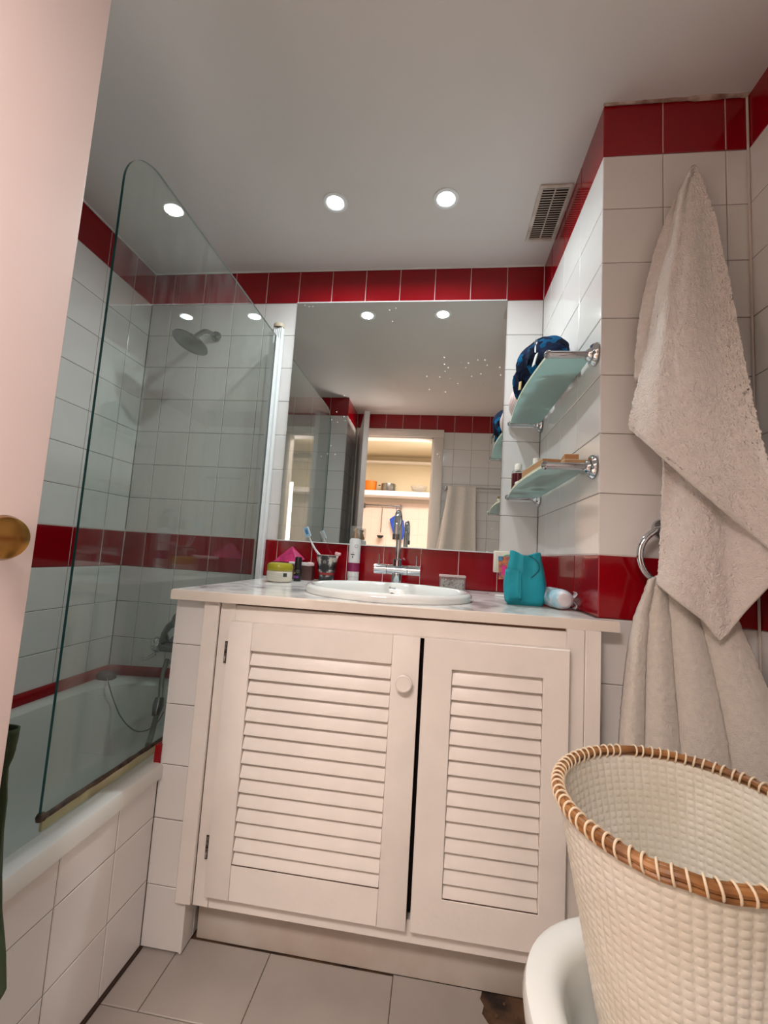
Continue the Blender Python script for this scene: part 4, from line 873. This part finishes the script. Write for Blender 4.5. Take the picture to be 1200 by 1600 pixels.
card(782, 884, 791, 898, 1.259, 1.245, 'pink_figure', mat('pink_print', (206, 44, 130), 0.5))
card(778.5, 869, 785, 876, 1.2585, 1.25, 'blue_corner', mat('blue_print', (70, 130, 160), 0.5))
t = thing('round_card', 'pale curved card behind the picture card in the teal bag pocket', 'card', (0.2, 1.27, ZK + 0.07))
bm = nb(); cc = at(793, 884, 1.285)
tube(bm, [cc + Vector((0.022 * math.cos(a), 0.004, 0.032 * math.sin(a))) for a in [k * math.pi / 14 for k in range(15)]], 0.0032, 8); obj('card_rim', bm, mat('pale_green_card', (178, 196, 168), 0.5), t)
bm = nb(); lathe(bm, cc + Vector((0, 0.005, 0)), [(0, 0), (0.021, 0), (0.021, 0.002), (0, 0.002)], 28, 'Y', sx=1, sy=1.5); obj('card_face', bm, mat('pale_beige_card', (206, 198, 180), 0.5), t)
# wipes roll
t = thing('wipes_pack', 'rolled pack with white and blue wrapping between the teal bag and the wall', 'pack', (0.345, 1.27, ZK))
ax = Vector((0.06, 1, 0)).normalized()
def roll(u, v):
    a = u * math.tau; s = v * 2 - 1; r = 0.031 * (1 - abs(s) ** 7 * 0.45) * (1 + 0.05 * noise.noise(Vector((math.cos(a), math.sin(a), v * 3)) * 2))
    c0 = Vector((0.342, 1.205, ZK + 0.0275)) + Vector((-0.02, 0.12, 0)) * v
    return c0 + Vector((math.cos(a) * r, -0.16 * 0, math.sin(a) * r * 0.88))
def wipemat():
    M = mat('wipes_wrap', (222, 224, 228), 0.25, bump=0.8, bscale=40, vcol=(126, 184, 204), vscale=18, bdist=0.006); return M
bm = nb(); vs = grid(bm, roll, 36, 20, cu=True); bm.faces.new(vs[0]); bm.faces.new(vs[-1][::-1]); obj('pack_body', bm, wipemat(), t)
bm = nb(); lathe(bm, (0.342, 1.2035, ZK + 0.0275), [(0.0, -0.002), (0.012, -0.001), (0.017, 0.001)], 20, 'Y'); obj('gathered_end', bm, mat('clear_white_film', (206, 200, 202), 0.2), t)
bm = nb(); grid(bm, lambda u, v: Vector((0.372 + 0.006 * math.sin(9 * v), 1.215 + 0.03 * u, ZK + 0.004 + 0.046 * v)), 3, 8); fo = obj('film_fin', bm, mat('film', (190, 188, 196), 0.25), t); fo.modifiers.new('t', 'SOLIDIFY').thickness = 0.0006
bm = nb(); lathe(bm, (0.235, 1.54, ZK), [(0, 0.004), (0.028, 0.004), (0.031, 0.001), (0.030, 0), (0, 0)], 28)
tag(obj('plug', bm, mat('pale_rubber', (206, 200, 194), 0.5)), 'flat pale disc lying on the counter behind the teal bag', 'disc')

# ------------------------------------------------------------------ towels
def hug(p, side=0.718, face=1.082):
    if p.x > side: p = p * (side / p.x) if p.x > side else p
    if p.y > face: p.y = face
    return p
def fuzz(p, amp=0.0016, s=260): return noise.noise(p * s) * amp + noise.noise(p * s * 0.35) * amp
def cloth(name, pt, nu, nv, material, parent, thick=0.006, fz=0.0016):
    bm = nb()
    def f(u, v):
        p = pt(u, v); d = fuzz(p, fz); return p + Vector((d * 0.5, -d, d * 0.4))
    grid(bm, f, nu, nv); o = obj(name, bm, material, parent); s = o.modifiers.new('thickness', 'SOLIDIFY'); s.thickness = thick; s.offset = 0; return o
t = thing('bath_towel', 'large cream terry towel hung by its middle high on the pier', 'towel', (0.60, 1.04, -0.13))
# front layer: left edge, right edge in photo columns/rows at their depths
Lf = [(0, 1079, 268), (0.08, 1063, 300), (0.20, 1049, 360), (0.36, 1030, 440), (0.5, 1018, 510), (0.66, 1003, 576), (0.82, 989, 630), (0.94, 982, 662), (1, 985, 669)]
Rf = [(0, 1090, 268), (0.08, 1103, 302), (0.14, 1118, 342), (0.28, 1142, 450), (0.42, 1166, 576), (0.52, 1184, 660), (0.60, 1199, 720), (0.8, 1245, 830), (1, 1290, 925)]
def front(u, v):
    a = interp(Lf, v); b = interp(Rf, v)
    px = a[0] + (b[0] - a[0]) * u; py = a[1] + (b[1] - a[1]) * u
    py -= 5 * (1 - (2 * u - 1) ** 2) * (1 - v) * 2
    py += 6 * math.sin(u * math.pi) * v ** 6
    y = 1.052 - 0.030 * sm(v * 2) - 0.10 * u * sm(v * 1.3) + 0.010 * math.sin(u * 9 + 1.0 + v) * sm(v * 3) - 0.016 * math.exp(-((u - 0.10) / 0.09) ** 2) * (1 - 0.6 * v)
    y += 0.018 * (1 - math.sin(min(1, u * 4) * math.pi / 2)) * sm(v * 4)
    return hug(at(px, py, y), 0.713)
cloth('towel_front', front, 150, 230, TERRY, t, 0.007, 0.0020)
Bt = [(0, 1027, 912), (0.15, 1062, 941), (0.30, 1098, 968), (0.40, 1124, 999), (0.46, 1136, 988), (0.56, 1160, 957), (0.72, 1200, 915), (1, 1265, 850)]
Lm = [(0, 1045, 600), (0.30, 1037, 705), (0.55, 1034, 780), (0.85, 1030, 870), (1, 1027, 912)]
def lower(u, v):
    a = interp(Lm, v); b = interp(Bt, u)
    tp = (1045 + 130 * u, 610 + 140 * u)
    # blend the left edge profile into straight lines towards the hem
    px = tp[0] + (b[0] - tp[0]) * v; py = tp[1] + (b[1] - tp[1]) * v
    k = 1 - u; px += (a[0] - (1045 + (1027 - 1045) * v)) * k; 
    y = 1.058 - 0.030 * sm(v * 1.4) - 0.055 * u + 0.009 * math.sin(u * 11 + 3 * v) * (0.4 + v) - 0.010 * math.exp(-((u - 0.40) / 0.08) ** 2) * v
    return hug(at(px, py, y), 0.7265)
cloth('towel_lower_corner', lower, 120, 150, TERRY, t, 0.007, 0.0020)
Lb = [(0, 1076, 276), (0.10, 1062, 296), (0.22, 1040, 342), (0.40, 1020, 402), (0.58, 1005, 462), (0.72, 997, 510), (0.86, 993, 548), (1, 991, 594)]
def back(u, v):
    a = interp(Lb, v); r = 1088 - 30 * v; px = a[0] + (r - a[0]) * u; py = a[1] + 6 * u * (1 - v)
    return hug(at(px, py, 1.070 - 0.004 * v - 0.018 * math.sin(u * math.pi * 0.9) * sm(v * 2)), 0.72, 1.078)
cloth('towel_back_fold', back, 40, 90, TERRY, t, 0.005)
# hemmed edge of the front layer
bm = nb(); tube(bm, [front(k / 60, 1.0) + Vector((0, -0.001, 0.001)) for k in range(61)], 0.0036, 8); obj('hem', bm, TERRY2, t)
bm = nb(); tube(bm, [lower(k / 60, 1.0) + Vector((0, -0.001, 0.001)) for k in range(61)], 0.0034, 8); obj('hem', bm, TERRY2, t)
# hook it hangs from
t = thing('wall_hook', 'small chrome hook on the pier under the top of the large towel', 'hook', (0.592, DP, 0.97))
bm = nb(); lathe(bm, (0.592, DP, 0.965), [(0.014, 0), (0.012, -0.004), (0.005, -0.006)], 20, 'Y'); tube(bm, [(0.592, DP - 0.004, 0.965), (0.592, DP - 0.017, 0.960), (0.592, DP - 0.022, 0.970)], 0.003, 8); obj('hook_body', bm, CHROME, t)
# towel ring
RC = Vector((0.527, 1.052, 0.034)); RR = 0.066
t = thing('towel_ring', 'chrome towel ring on the red band of the pier', 'towel ring', (RC.x, DP, RC.z - RR))
bm = nb(); tube(bm, [RC + Vector((RR * math.cos(a), 0, RR * math.sin(a))) for a in [k * math.tau / 64 for k in range(64)]], 0.0075, 14, closed=True); obj('ring', bm, CHROME, t)
bm = nb(); lathe(bm, (RC.x, DP, RC.z + RR), [(0.024, 0), (0.022, -0.006), (0.010, -0.010), (0.010, -0.034), (0.012, -0.036), (0.012, -0.046), (0, -0.048)], 24, 'Y'); obj('mount', bm, CHROME, t)
# hand towel through the ring
t = thing('hand_towel', 'cream hand towel hanging in folds from the chrome ring', 'towel', (0.56, 1.04, -0.45))
Lh = [(0, 1014, 906), (0.03, 1008, 922), (0.12, 991, 965), (0.24, 982, 1010), (0.42, 974, 1080), (0.62, 968, 1152), (1, 960, 1300)]
Rh = [(0, 1084, 912), (0.05, 1112, 925), (0.14, 1150, 966), (0.26, 1173, 1014), (0.42, 1200, 1080), (0.62, 1228, 1165), (1, 1262, 1320)]
def hand(u, v, off=0.0):
    a = interp(Lh, v); b = interp(Rh, v)
    px = a[0] + (b[0] - a[0]) * u; py = a[1] + (b[1] - a[1]) * u - 14 * math.sin(math.pi * u) * (1 - sm(v * 5))
    ph = interp([(0, 0), (0.15, 1), (0.36, 2), (0.65, 3), (1, 4)], u)[0]
    ridge = abs(math.sin(ph * math.pi)) ** 0.7
    y = 1.060 - (0.024 * ridge + 0.004) * (0.45 + 0.55 * sm(v * 3)) - 0.020 * sm(v) - 0.04 * u * u * v + off - 0.012 * (1 - sm(v * 8))
    return hug(at(px, py, y), 0.72, 1.080)
cloth('towel_front', lambda u, v: hand(u, v), 120, 150, TERRY2, t, 0.005)
cloth('towel_back', lambda u, v: hug(at(interp(Lh, v)[0] + 6 + (interp(Rh, v)[0] - interp(Lh, v)[0] - 12) * u, interp(Lh, v)[1] + (interp(Rh, v)[1] - interp(Lh, v)[1]) * u - 8 * math.sin(math.pi * u) * (1 - sm(v * 5)), 1.074), 0.722, 1.078), 30, 60, TERRY2, t, 0.004)

# ------------------------------------------------------------------ bidet
t = thing('bidet', 'white ceramic bidet under the woven basket', 'bidet', (0.44, 0.62, ZF))
def egg(th, L0, L1, hw):
    """tip towards -x"""
    c_, s_ = math.cos(th), math.sin(th)
    x = c_ * (L0 if c_ < 0 else L1); e = 2.25
    r = (abs(c_) ** e + abs(s_) ** e) ** (-1 / e)
    return x * r, s_ * hw * r
bm = nb(); BCx, BCy, ZB = 0.375, 0.635, -0.564
rings = []
spec = [(0.15, 0.30, 0.125, ZF, 0.02), (0.155, 0.30, 0.13, ZF + 0.03, 0.02), (0.15, 0.30, 0.125, ZF + 0.12, 0.0), (0.18, 0.31, 0.15, ZF + 0.22, 0), (0.215, 0.33, 0.175, ZB - 0.10, 0), (0.229, 0.34, 0.185, ZB - 0.045, 0), (0.232, 0.34, 0.188, ZB - 0.018, 0), (0.228, 0.338, 0.185, ZB - 0.005, 0), (0.218, 0.33, 0.178, ZB, 0), (0.198, 0.24, 0.158, ZB + 0.0005, 0), (0.186, 0.20, 0.146, ZB - 0.005, 0), (0.178, 0.19, 0.138, ZB - 0.02, 0), (0.168, 0.18, 0.130, ZB - 0.06, 0), (0.15, 0.16, 0.115, ZB - 0.105, 0), (0.10, 0.11, 0.08, ZB - 0.14, 0), (0.03, 0.03, 0.03, ZB - 0.15, 0)]
NB = 72
for L0, L1, hw, z, dx in spec:
    V = []
    for k in range(NB):
        x, y = egg(k * math.tau / NB, L0, L1, hw); V.append(bm.verts.new((min(BCx + x + dx, XW - 0.004), BCy + y, z)))
    rings.append(V)
for A, B in zip(rings, rings[1:]):
    for k in range(NB): bm.faces.new((A[k], A[(k + 1) % NB], B[(k + 1) % NB], B[k]))
bm.faces.new(rings[0][::-1]); bm.faces.new(rings[-1]); obj('bidet_bowl', bm, CERAMIC, t)
bm = nb(); lathe(bm, (BCx, BCy, ZB - 0.149), [(0.025, 0), (0.023, 0.004), (0, 0.004)], 20); obj('drain', bm, CHROME, t)
bm = nb(); tube(bm, [(0.66, BCy, ZB - 0.002), (0.66, BCy, ZB + 0.05), (0.64, BCy, ZB + 0.075), (0.60, BCy, ZB + 0.07)], [0.018, 0.016, 0.013, 0.011], 16); obj('bidet_tap', bm, CHROME, t)

# ------------------------------------------------------------------ woven basket
EC = Vector((0.353, 0.680)); ea, eb = 0.179, 0.153; em = math.atan2(-0.742, -0.670)
ZR, ZBB = -0.32, -0.655
t = thing('woven_basket', 'white woven palm laundry basket with a brown cane rim standing in the bidet', 'basket', (EC.x, EC.y, ZBB))
def bpt(th, v, off=0.0):
    """v 0 at the base, 1 at the rim"""
    s = 0.58 + 0.42 * (v ** 0.85); s -= 0.010 * math.sin(math.pi * v)
    x, y = (ea * s + off) * math.cos(th), (eb * s + off) * math.sin(th)
    c_, s_ = math.cos(em), math.sin(em)
    k = 1 - v
    return Vector((EC.x + c_ * x - s_ * y - 0.004 * k, EC.y + s_ * x + c_ * y - 0.035 * k, ZBB + (ZR - ZBB) * v))
NC, NRW = 72, 34
def wv(th_u, v, sgn):
    cu_, cv_ = th_u * NC, v * NRW
    fu, fv = cu_ - math.floor(cu_), cv_ - math.floor(cv_)
    par = (int(cu_) + int(cv_)) % 2
    rib = 1 - (2 * fu - 1) ** 6; row = 1 - (2 * fv - 1) ** 4
    d = 0.0012 * rib * row * (1.0 if par else 0.75) + 0.0006 * (1 - abs(2 * fu - 1)) 
    return d
def outer(u, v): return bpt(u * math.tau, v * 0.985, wv(u, v, 1))
def inner(u, v): return bpt(u * math.tau, v * 0.985, -0.004 - wv(u, v, -1))
bm = nb(); vo = grid(bm, outer, NC * 6, NRW * 4, cu=True); vi = grid(bm, inner, NC * 6, NRW * 4, cu=True)
n = NC * 6
for k in range(n): bm.faces.new((vo[-1][k], vo[-1][(k + 1) % n], vi[-1][(k + 1) % n], vi[-1][k]))
bm.faces.new(vo[0][::-1]); bm.faces.new(vi[0])
obj('basket_body', bm, WEAVE, t)
bm = nb()
for dr, dz, r in ((0.0030, 0.0035, 0.0048), (-0.0032, 0.0042, 0.0042), (0.0026, -0.0042, 0.0040)):
    tube(bm, [bpt(k * math.tau / 120, 1.0, dr + 0.0006 * math.sin(k * 0.7)) + Vector((0, 0, dz + 0.0007 * math.sin(k * 0.9 + dr * 900))) for k in range(120)], r, 8, closed=True)
rim = obj('rim', bm, CANE, t)
NSn = 74; first = None
bm = nb(); tube(bm, [Vector((0.0086 * math.cos(a), 0.0018 * math.sin(a * 1), 0.0094 * math.sin(a) * 1.0)) for a in [k * math.tau / 18 for k in range(18)]], 0.0016, 6, closed=True)
for v in bm.verts: v.co.z += 0.0105
me0 = None
for k in range(NSn):
    th = (k + rnd.uniform(-0.12, 0.12)) * math.tau / NSn
    if k in (11, 47): continue
    p = bpt(th, 1.0, 0.0); q = bpt(th + 0.01, 1.0, 0.0); ang = math.atan2(q.y - p.y, q.x - p.x)
    if me0 is None:
        me0 = bpy.data.meshes.new('stitch'); bm.to_mesh(me0); me0.materials.append(STITCH)
        for po in me0.polygons: po.use_smooth = True
    o = bpy.data.objects.new('stitch', me0); COL.objects.link(o); o.parent = rim
    o.location = p + Vector((0, 0, H + 0.0015 - 0.0105)) - WP[rim.name]; o.rotation_euler = (0, 0, ang + math.pi / 2 + rnd.uniform(-0.12, 0.12))
bm.free()

# ------------------------------------------------------------------ bathroom door
HX, HY, EX, EY = -0.700, -0.185, -0.524, 0.506
dv = Vector((EX - HX, EY - HY, 0)); dl = dv.length; dv.normalize(); nv_ = Vector((dv.y, -dv.x, 0))    # nv_ points to the camera side
t = thing('bathroom_door', 'open pale pinkish door leaf with a brass knob at the left edge', 'door', (HX, HY, ZF + 0.005))
def dbox(bm, s0, s1, n0, n1, z0, z1, bev=0.002):
    tmp = nb(); box(tmp, s0, s1, n0, n1, z0, z1, bev, 2)
    for v in tmp.verts:
        q = v.co.copy(); v.co = Vector((HX, HY, 0)) + dv * q.x + nv_ * q.y + Vector((0, 0, q.z))
    merge(bm, tmp)
bm = nb(); dbox(bm, 0.0, dl, -0.038, 0.0, ZF + 0.006, 1.012); obj('door_leaf', bm, DOORP, t)
kp = Vector((HX, HY, 0)) + dv * (dl - 0.062) + Vector((0, 0, -0.008))
rotk = Matrix.Rotation(math.atan2(nv_.y, nv_.x), 3, 'Z')
bm = nb(); lathe(bm, kp, [(0.026, 0.0), (0.025, 0.004), (0.011, 0.007), (0.010, 0.028), (0.017, 0.033), (0.0245, 0.042), (0.026, 0.050), (0.0235, 0.057), (0.015, 0.0605), (0, 0.061)], 40, 'X', rot=rotk); obj('knob', bm, BRASS, t)
bm = nb(); lathe(bm, kp - nv_ * 0.038, [(0.026, 0.0), (0.025, -0.004), (0.011, -0.007), (0.010, -0.028), (0.0245, -0.042), (0.026, -0.050), (0.0, -0.060)], 32, 'X', rot=rotk); obj('knob', bm, BRASS, t)
for hz in (-0.7, 0.1, 0.8):
    bm = nb(); tube(bm, [(HX + 0.004, HY - 0.006, hz), (HX + 0.004, HY - 0.006, hz + 0.09)], 0.006, 10); obj('hinge', bm, BRASS, t)
# green garment hanging beside the door edge
t = thing('green_garment', 'dark olive green cloth bag hanging beyond the door edge over the bath rim', 'garment', (-0.575, 0.53, -0.62))
def cloth_tube(u, v, ins=0.0):
    a = u * math.tau
    py = 1150 + 425 * v
    rx = interp([(0, 26, 0.050), (0.06, 23, 0.048), (0.13, 11, 0.042), (0.25, 12, 0.045), (0.40, 7, 0.044), (0.55, 2, 0.042), (0.68, 1, 0.042), (0.85, 6, 0.045), (0.97, 7, 0.045), (1, 0, 0.030)], v)
    edge = at(rx[0] - 9 - 5 * min(1, v * 5), py, 0.545); r = rx[1] - ins
    c = edge - Vector((r * 0.985, 0, 0))
    w = 1 + 0.05 * math.sin(5 * a + v * 7) * (v > 0.08)
    return Vector((c.x + r * w * math.cos(a), 0.553 + r * 0.42 * w * math.sin(a), c.z + 0.006 * math.cos(a) * (1 if v < 0.1 else 0)))
bm = nb(); vs = grid(bm, cloth_tube, 40, 60, cu=True); obj('cloth_body', bm, GREENC, t).modifiers.new('t', 'SOLIDIFY').thickness = 0.0025

# door casing
bm = nb(); cw = 0.072
for x0, x1 in ((OX0 - 0.054, OX0), (OX1, OX1 + 0.087)): box(bm, x0, x1, YB - 0.001, YB + 0.014, ZF, OZ, 0.003, 2)
box(bm, OX0 - 0.054, OX1 + 0.087, YB - 0.001, YB + 0.014, OZ, OZ + 0.068, 0.003, 2)
for x0, x1 in ((OX0, OX0 + 0.012), (OX1 - 0.012, OX1)): box(bm, x0, x1, YB - 0.11, YB - 0.001, ZF, OZ)
box(bm, OX0, OX1, YB - 0.11, YB - 0.001, OZ - 0.012, OZ)
struct('trim_7', bm, mat('casing_paint', (226, 218, 208), 0.4), True)

# towel rail with towel on the wall behind the camera (seen in the mirror)
t = thing('towel_rail', 'chrome towel rail on the wall beside the doorway, seen in the mirror', 'rail', (0.3, YB + 0.05, 0.57))
bm = nb(); tube(bm, [(0.045, YB + 0.055, 0.592), (0.62, YB + 0.055, 0.592)], 0.007, 12); obj('bar', bm, CHROME, t)
for x in (0.045, 0.62):
    bm = nb(); lathe(bm, (x, YB, 0.592), [(0.022, 0), (0.018, 0.01), (0.009, 0.014), (0.009, 0.05), (0.013, 0.055), (0.012, 0.066), (0, 0.07)], 20, 'Y'); obj('bracket', bm, CHROME, t)
t = thing('draped_towel', 'long cream towel draped over the rail beside the doorway, seen in the mirror', 'towel', (0.17, YB + 0.06, -0.1))
def draped(u, v):
    w = 0.225 + 0.10 * v; x0 = 0.068 - 0.075 * v
    a = u * 4.2
    return Vector((x0 + w * u, YB + 0.078 + 0.020 * math.sin(a * math.pi) * (0.25 + 0.75 * v) , 0.603 - 0.72 * v))
cloth('towel_front', draped, 60, 60, TERRY2, t, 0.004, 0.001)
cloth('towel_back', lambda u, v: Vector((0.075 + 0.21 * u - 0.11 * v, YB + 0.036 + 0.006 * math.sin(u * 9), 0.603 - 0.70 * v)), 30, 40, TERRY2, t, 0.004, 0.001)
cloth('towel_fold_top', lambda u, v: Vector((0.070 + 0.222 * u, YB + 0.053 - 0.017 * math.cos(math.pi * v), 0.602 + 0.006 * math.sin(math.pi * v))), 30, 8, TERRY2, t, 0.004, 0.0005)

# ------------------------------------------------------------------ kitchen beyond the doorway (seen in the mirror)
KY = -1.94
KP = mat('kitchen_paint', (216, 202, 172), 0.7); KTILE = mat('kitchen_pink_tile', (222, 200, 188), 0.25)
bm = nb(); box(bm, -1.6, 1.2, KY - 0.1, KY - 0.004, ZF, 1.25); w_k = struct('wall_kitchen', bm, mat('kitchen_grout', (196, 184, 172), 0.8))
tiles(w_k, (0, KY, 0), (-1, 0, 0), (0, 0, 1), cuts(-0.1, 1.4, 0.05, 0.2), [-0.1, 0.06, 0.26, 0.46, 0.66], lambda j, a, b: KTILE)
bm = nb(); box(bm, -1.6, 1.2, KY - 0.004, KY + 0.004, 0.79, 1.25); struct('trim_8', bm, KP)
bm = nb(); box(bm, -1.6, 1.2, KY, YB - 0.1, 1.25, 1.30); struct('ceiling_kitchen', bm, KP)
bm = nb(); box(bm, -1.7, -1.6, KY, YB - 0.1, ZF, 1.25); struct('wall_kitchen_left', bm, KP)
bm = nb(); box(bm, 1.2, 1.3, KY, YB - 0.1, ZF, 1.25); struct('wall_kitchen_right', bm, KP)
bm = nb(); box(bm, -1.6, 1.2, KY + 0.004, KY + 0.10, 1.15, 1.18, 0.004); struct('trim_9', bm, mat('kitchen_white', (240, 234, 226), 0.5))
bm = nb(); box(bm, -1.45, 0.4, KY + 0.005, KY + 0.24, 0.715, 0.775, 0.003)
tag(obj('kitchen_shelf', bm, mat('kitchen_shelf_white', (240, 232, 226), 0.5)), 'thick white kitchen shelf beyond the doorway, seen in the mirror', 'shelf')
ZS = 0.775; SY = KY + 0.13
def kx(px, y): return at(px, 760, 2 * D - y).x
def kz(py, y): return at(600, py, 2 * D - y).z
t = thing('orange_bowl', 'orange bowl on the kitchen shelf, seen in the mirror', 'bowl', (kx(579, SY), SY, ZS))
bm = nb(); lathe(bm, (kx(579, SY), SY, ZS), [(0, 0), (0.06, 0), (0.074, 0.03), (0.080, 0.125), (0.075, 0.127), (0.069, 0.03), (0, 0.006)], 28); obj('bowl', bm, mat('orange_plastic', (226, 120, 24), 0.4), t)
t = thing('steel_pot', 'low grey steel pot on the kitchen shelf, seen in the mirror', 'pot', (kx(607, SY), SY, ZS))
bm = nb(); lathe(bm, (kx(607, SY), SY, ZS), [(0, 0), (0.085, 0), (0.088, 0.004), (0.088, 0.10), (0.084, 0.10), (0.084, 0.006), (0, 0.006)], 28); obj('pot_body', bm, mat('steel', (140, 140, 138), 0.3, metal=0.9), t)
bm = nb()
for s in (-1, 1): tube(bm, [(kx(605, SY) + s * 0.087, SY - 0.02, ZS + 0.08), (kx(605, SY) + s * 0.108, SY, ZS + 0.08), (kx(605, SY) + s * 0.087, SY + 0.02, ZS + 0.08)], 0.004, 8)
obj('pot_handle', bm, mat('black_handle', (30, 30, 30), 0.4), t)
bm = nb(); lathe(bm, (kx(655, SY), SY, ZS), [(0, 0), (0.06, 0), (0.09, 0.04), (0.105, 0.085), (0.101, 0.085), (0.086, 0.04), (0, 0.006)], 28)
tag(obj('clear_bowl', bm, CLEARP), 'clear bowl at the right of the kitchen shelf, seen in the mirror', 'bowl')
t = thing('utensil_rail', 'steel utensil rail on the kitchen tiles, seen in the mirror', 'rail', (kx(600, KY), KY, 0.58))
RY = KY + 0.04; z_r = kz(790, RY)
bm = nb(); tube(bm, [(kx(569, RY), RY, z_r), (kx(629, RY), RY, z_r)], 0.008, 10); obj('bar', bm, CHROME_D, t)
for px in (571, 628):
    bm = nb(); box(bm, kx(px, RY) - 0.012, kx(px, RY) + 0.012, KY + 0.001, RY + 0.008, z_r - 0.04, z_r + 0.02, 0.002); obj('bracket', bm, CHROME_D, t)
lx_ = kx(600, RY)
t = thing('ladle', 'black ladle hanging from the kitchen rail, seen in the mirror', 'ladle', (lx_, RY, kz(842, RY)))
bm = nb(); tube(bm, [(lx_, RY + 0.012, z_r), (lx_, RY + 0.018, z_r - 0.05), (lx_ - 0.004, RY + 0.02, kz(832, RY))], [0.003, 0.005, 0.006], 8); obj('handle', bm, CHROME_D, t)
bm = nb(); lathe(bm, (lx_ - 0.005, RY + 0.03, kz(838, RY)), [(0, -0.032), (0.024, -0.026), (0.040, -0.008), (0.044, 0.008), (0.040, 0.008), (0.022, -0.02), (0, -0.027)], 20); obj('scoop', bm, mat('black_nylon', (24, 24, 26), 0.3), t)
hx_ = kx(621, RY)
t = thing('oven_mitt', 'blue oven cloth hanging from the kitchen rail, seen in the mirror', 'cloth', (hx_, RY, kz(845, RY)))
mp = [(612, 811), (620, 805), (634, 812), (637, 832), (634, 842), (620, 836)]
bm = nb(); A = [bm.verts.new((kx(a, RY), RY + 0.016, kz(b, RY))) for a, b in mp]; B = [bm.verts.new((kx(a, RY), RY + 0.030, kz(b, RY))) for a, b in mp]
bm.faces.new(A); bm.faces.new(B[::-1])
for k in range(6): bm.faces.new((A[k], A[(k + 1) % 6], B[(k + 1) % 6], B[k]))
bmesh.ops.bevel(bm, geom=list(bm.edges), offset=0.004, segments=2, affect='EDGES'); obj('cloth', bm, mat('blue_cloth', (32, 70, 170), 0.8), t)
bm = nb(); tube(bm, [(kx(622, RY), RY + 0.02, kz(806, RY)), (kx(622, RY), RY + 0.012, z_r)], 0.003, 8); obj('hanging_loop', bm, mat('blue_loop', (32, 70, 170), 0.8), t)
bm = nb(); CZ = kz(862, KY + 0.35); box(bm, -1.55, 1.0, KY + 0.004, KY + 0.55, CZ - 0.04, CZ, 0.003)
tag(obj('kitchen_worktop', bm, mat('pale_worktop', (220, 210, 200), 0.4)), 'pale kitchen worktop below the tiled wall beyond the doorway', 'worktop')
bm = nb(); box(bm, -1.55, 1.0, KY + 0.004, KY + 0.52, ZF, CZ - 0.041, 0.002); tag(obj('kitchen_base_unit', bm, mat('kitchen_unit_white', (228, 220, 212), 0.5)), 'white kitchen base unit under the worktop beyond the doorway', 'cabinet')
bm = nb(); yy_ = KY + 0.35; lathe(bm, (kx(583, yy_), yy_, CZ), [(0, 0), (0.04, 0), (0.075, 0.03), (0.085, 0.06), (0.081, 0.06), (0.03, 0.008), (0, 0.006)], 24, mi=0)
tag(obj('blue_bowl', bm, mat('navy_bowl', (50, 54, 120), 0.3)), 'dark blue bowl on the kitchen worktop, seen in the mirror', 'bowl')
t = thing('kitchen_ceiling_lamp', 'flat rectangular ceiling lamp in the kitchen beyond the doorway', 'lamp', (-0.35, -0.66, 1.215))
bm = nb(); box(bm, -0.80, 0.10, -0.86, -0.46, 1.225, 1.2495, 0.004); obj('lamp_housing', bm, PROFILE, t)
bm = nb(); box(bm, -0.79, 0.09, -0.85, -0.47, 1.2215, 1.2245); obj('diffuser', bm, mat('lamp_diffuser', (255, 240, 224), 0.5, emit=((255, 232, 212), 3.0)), t)
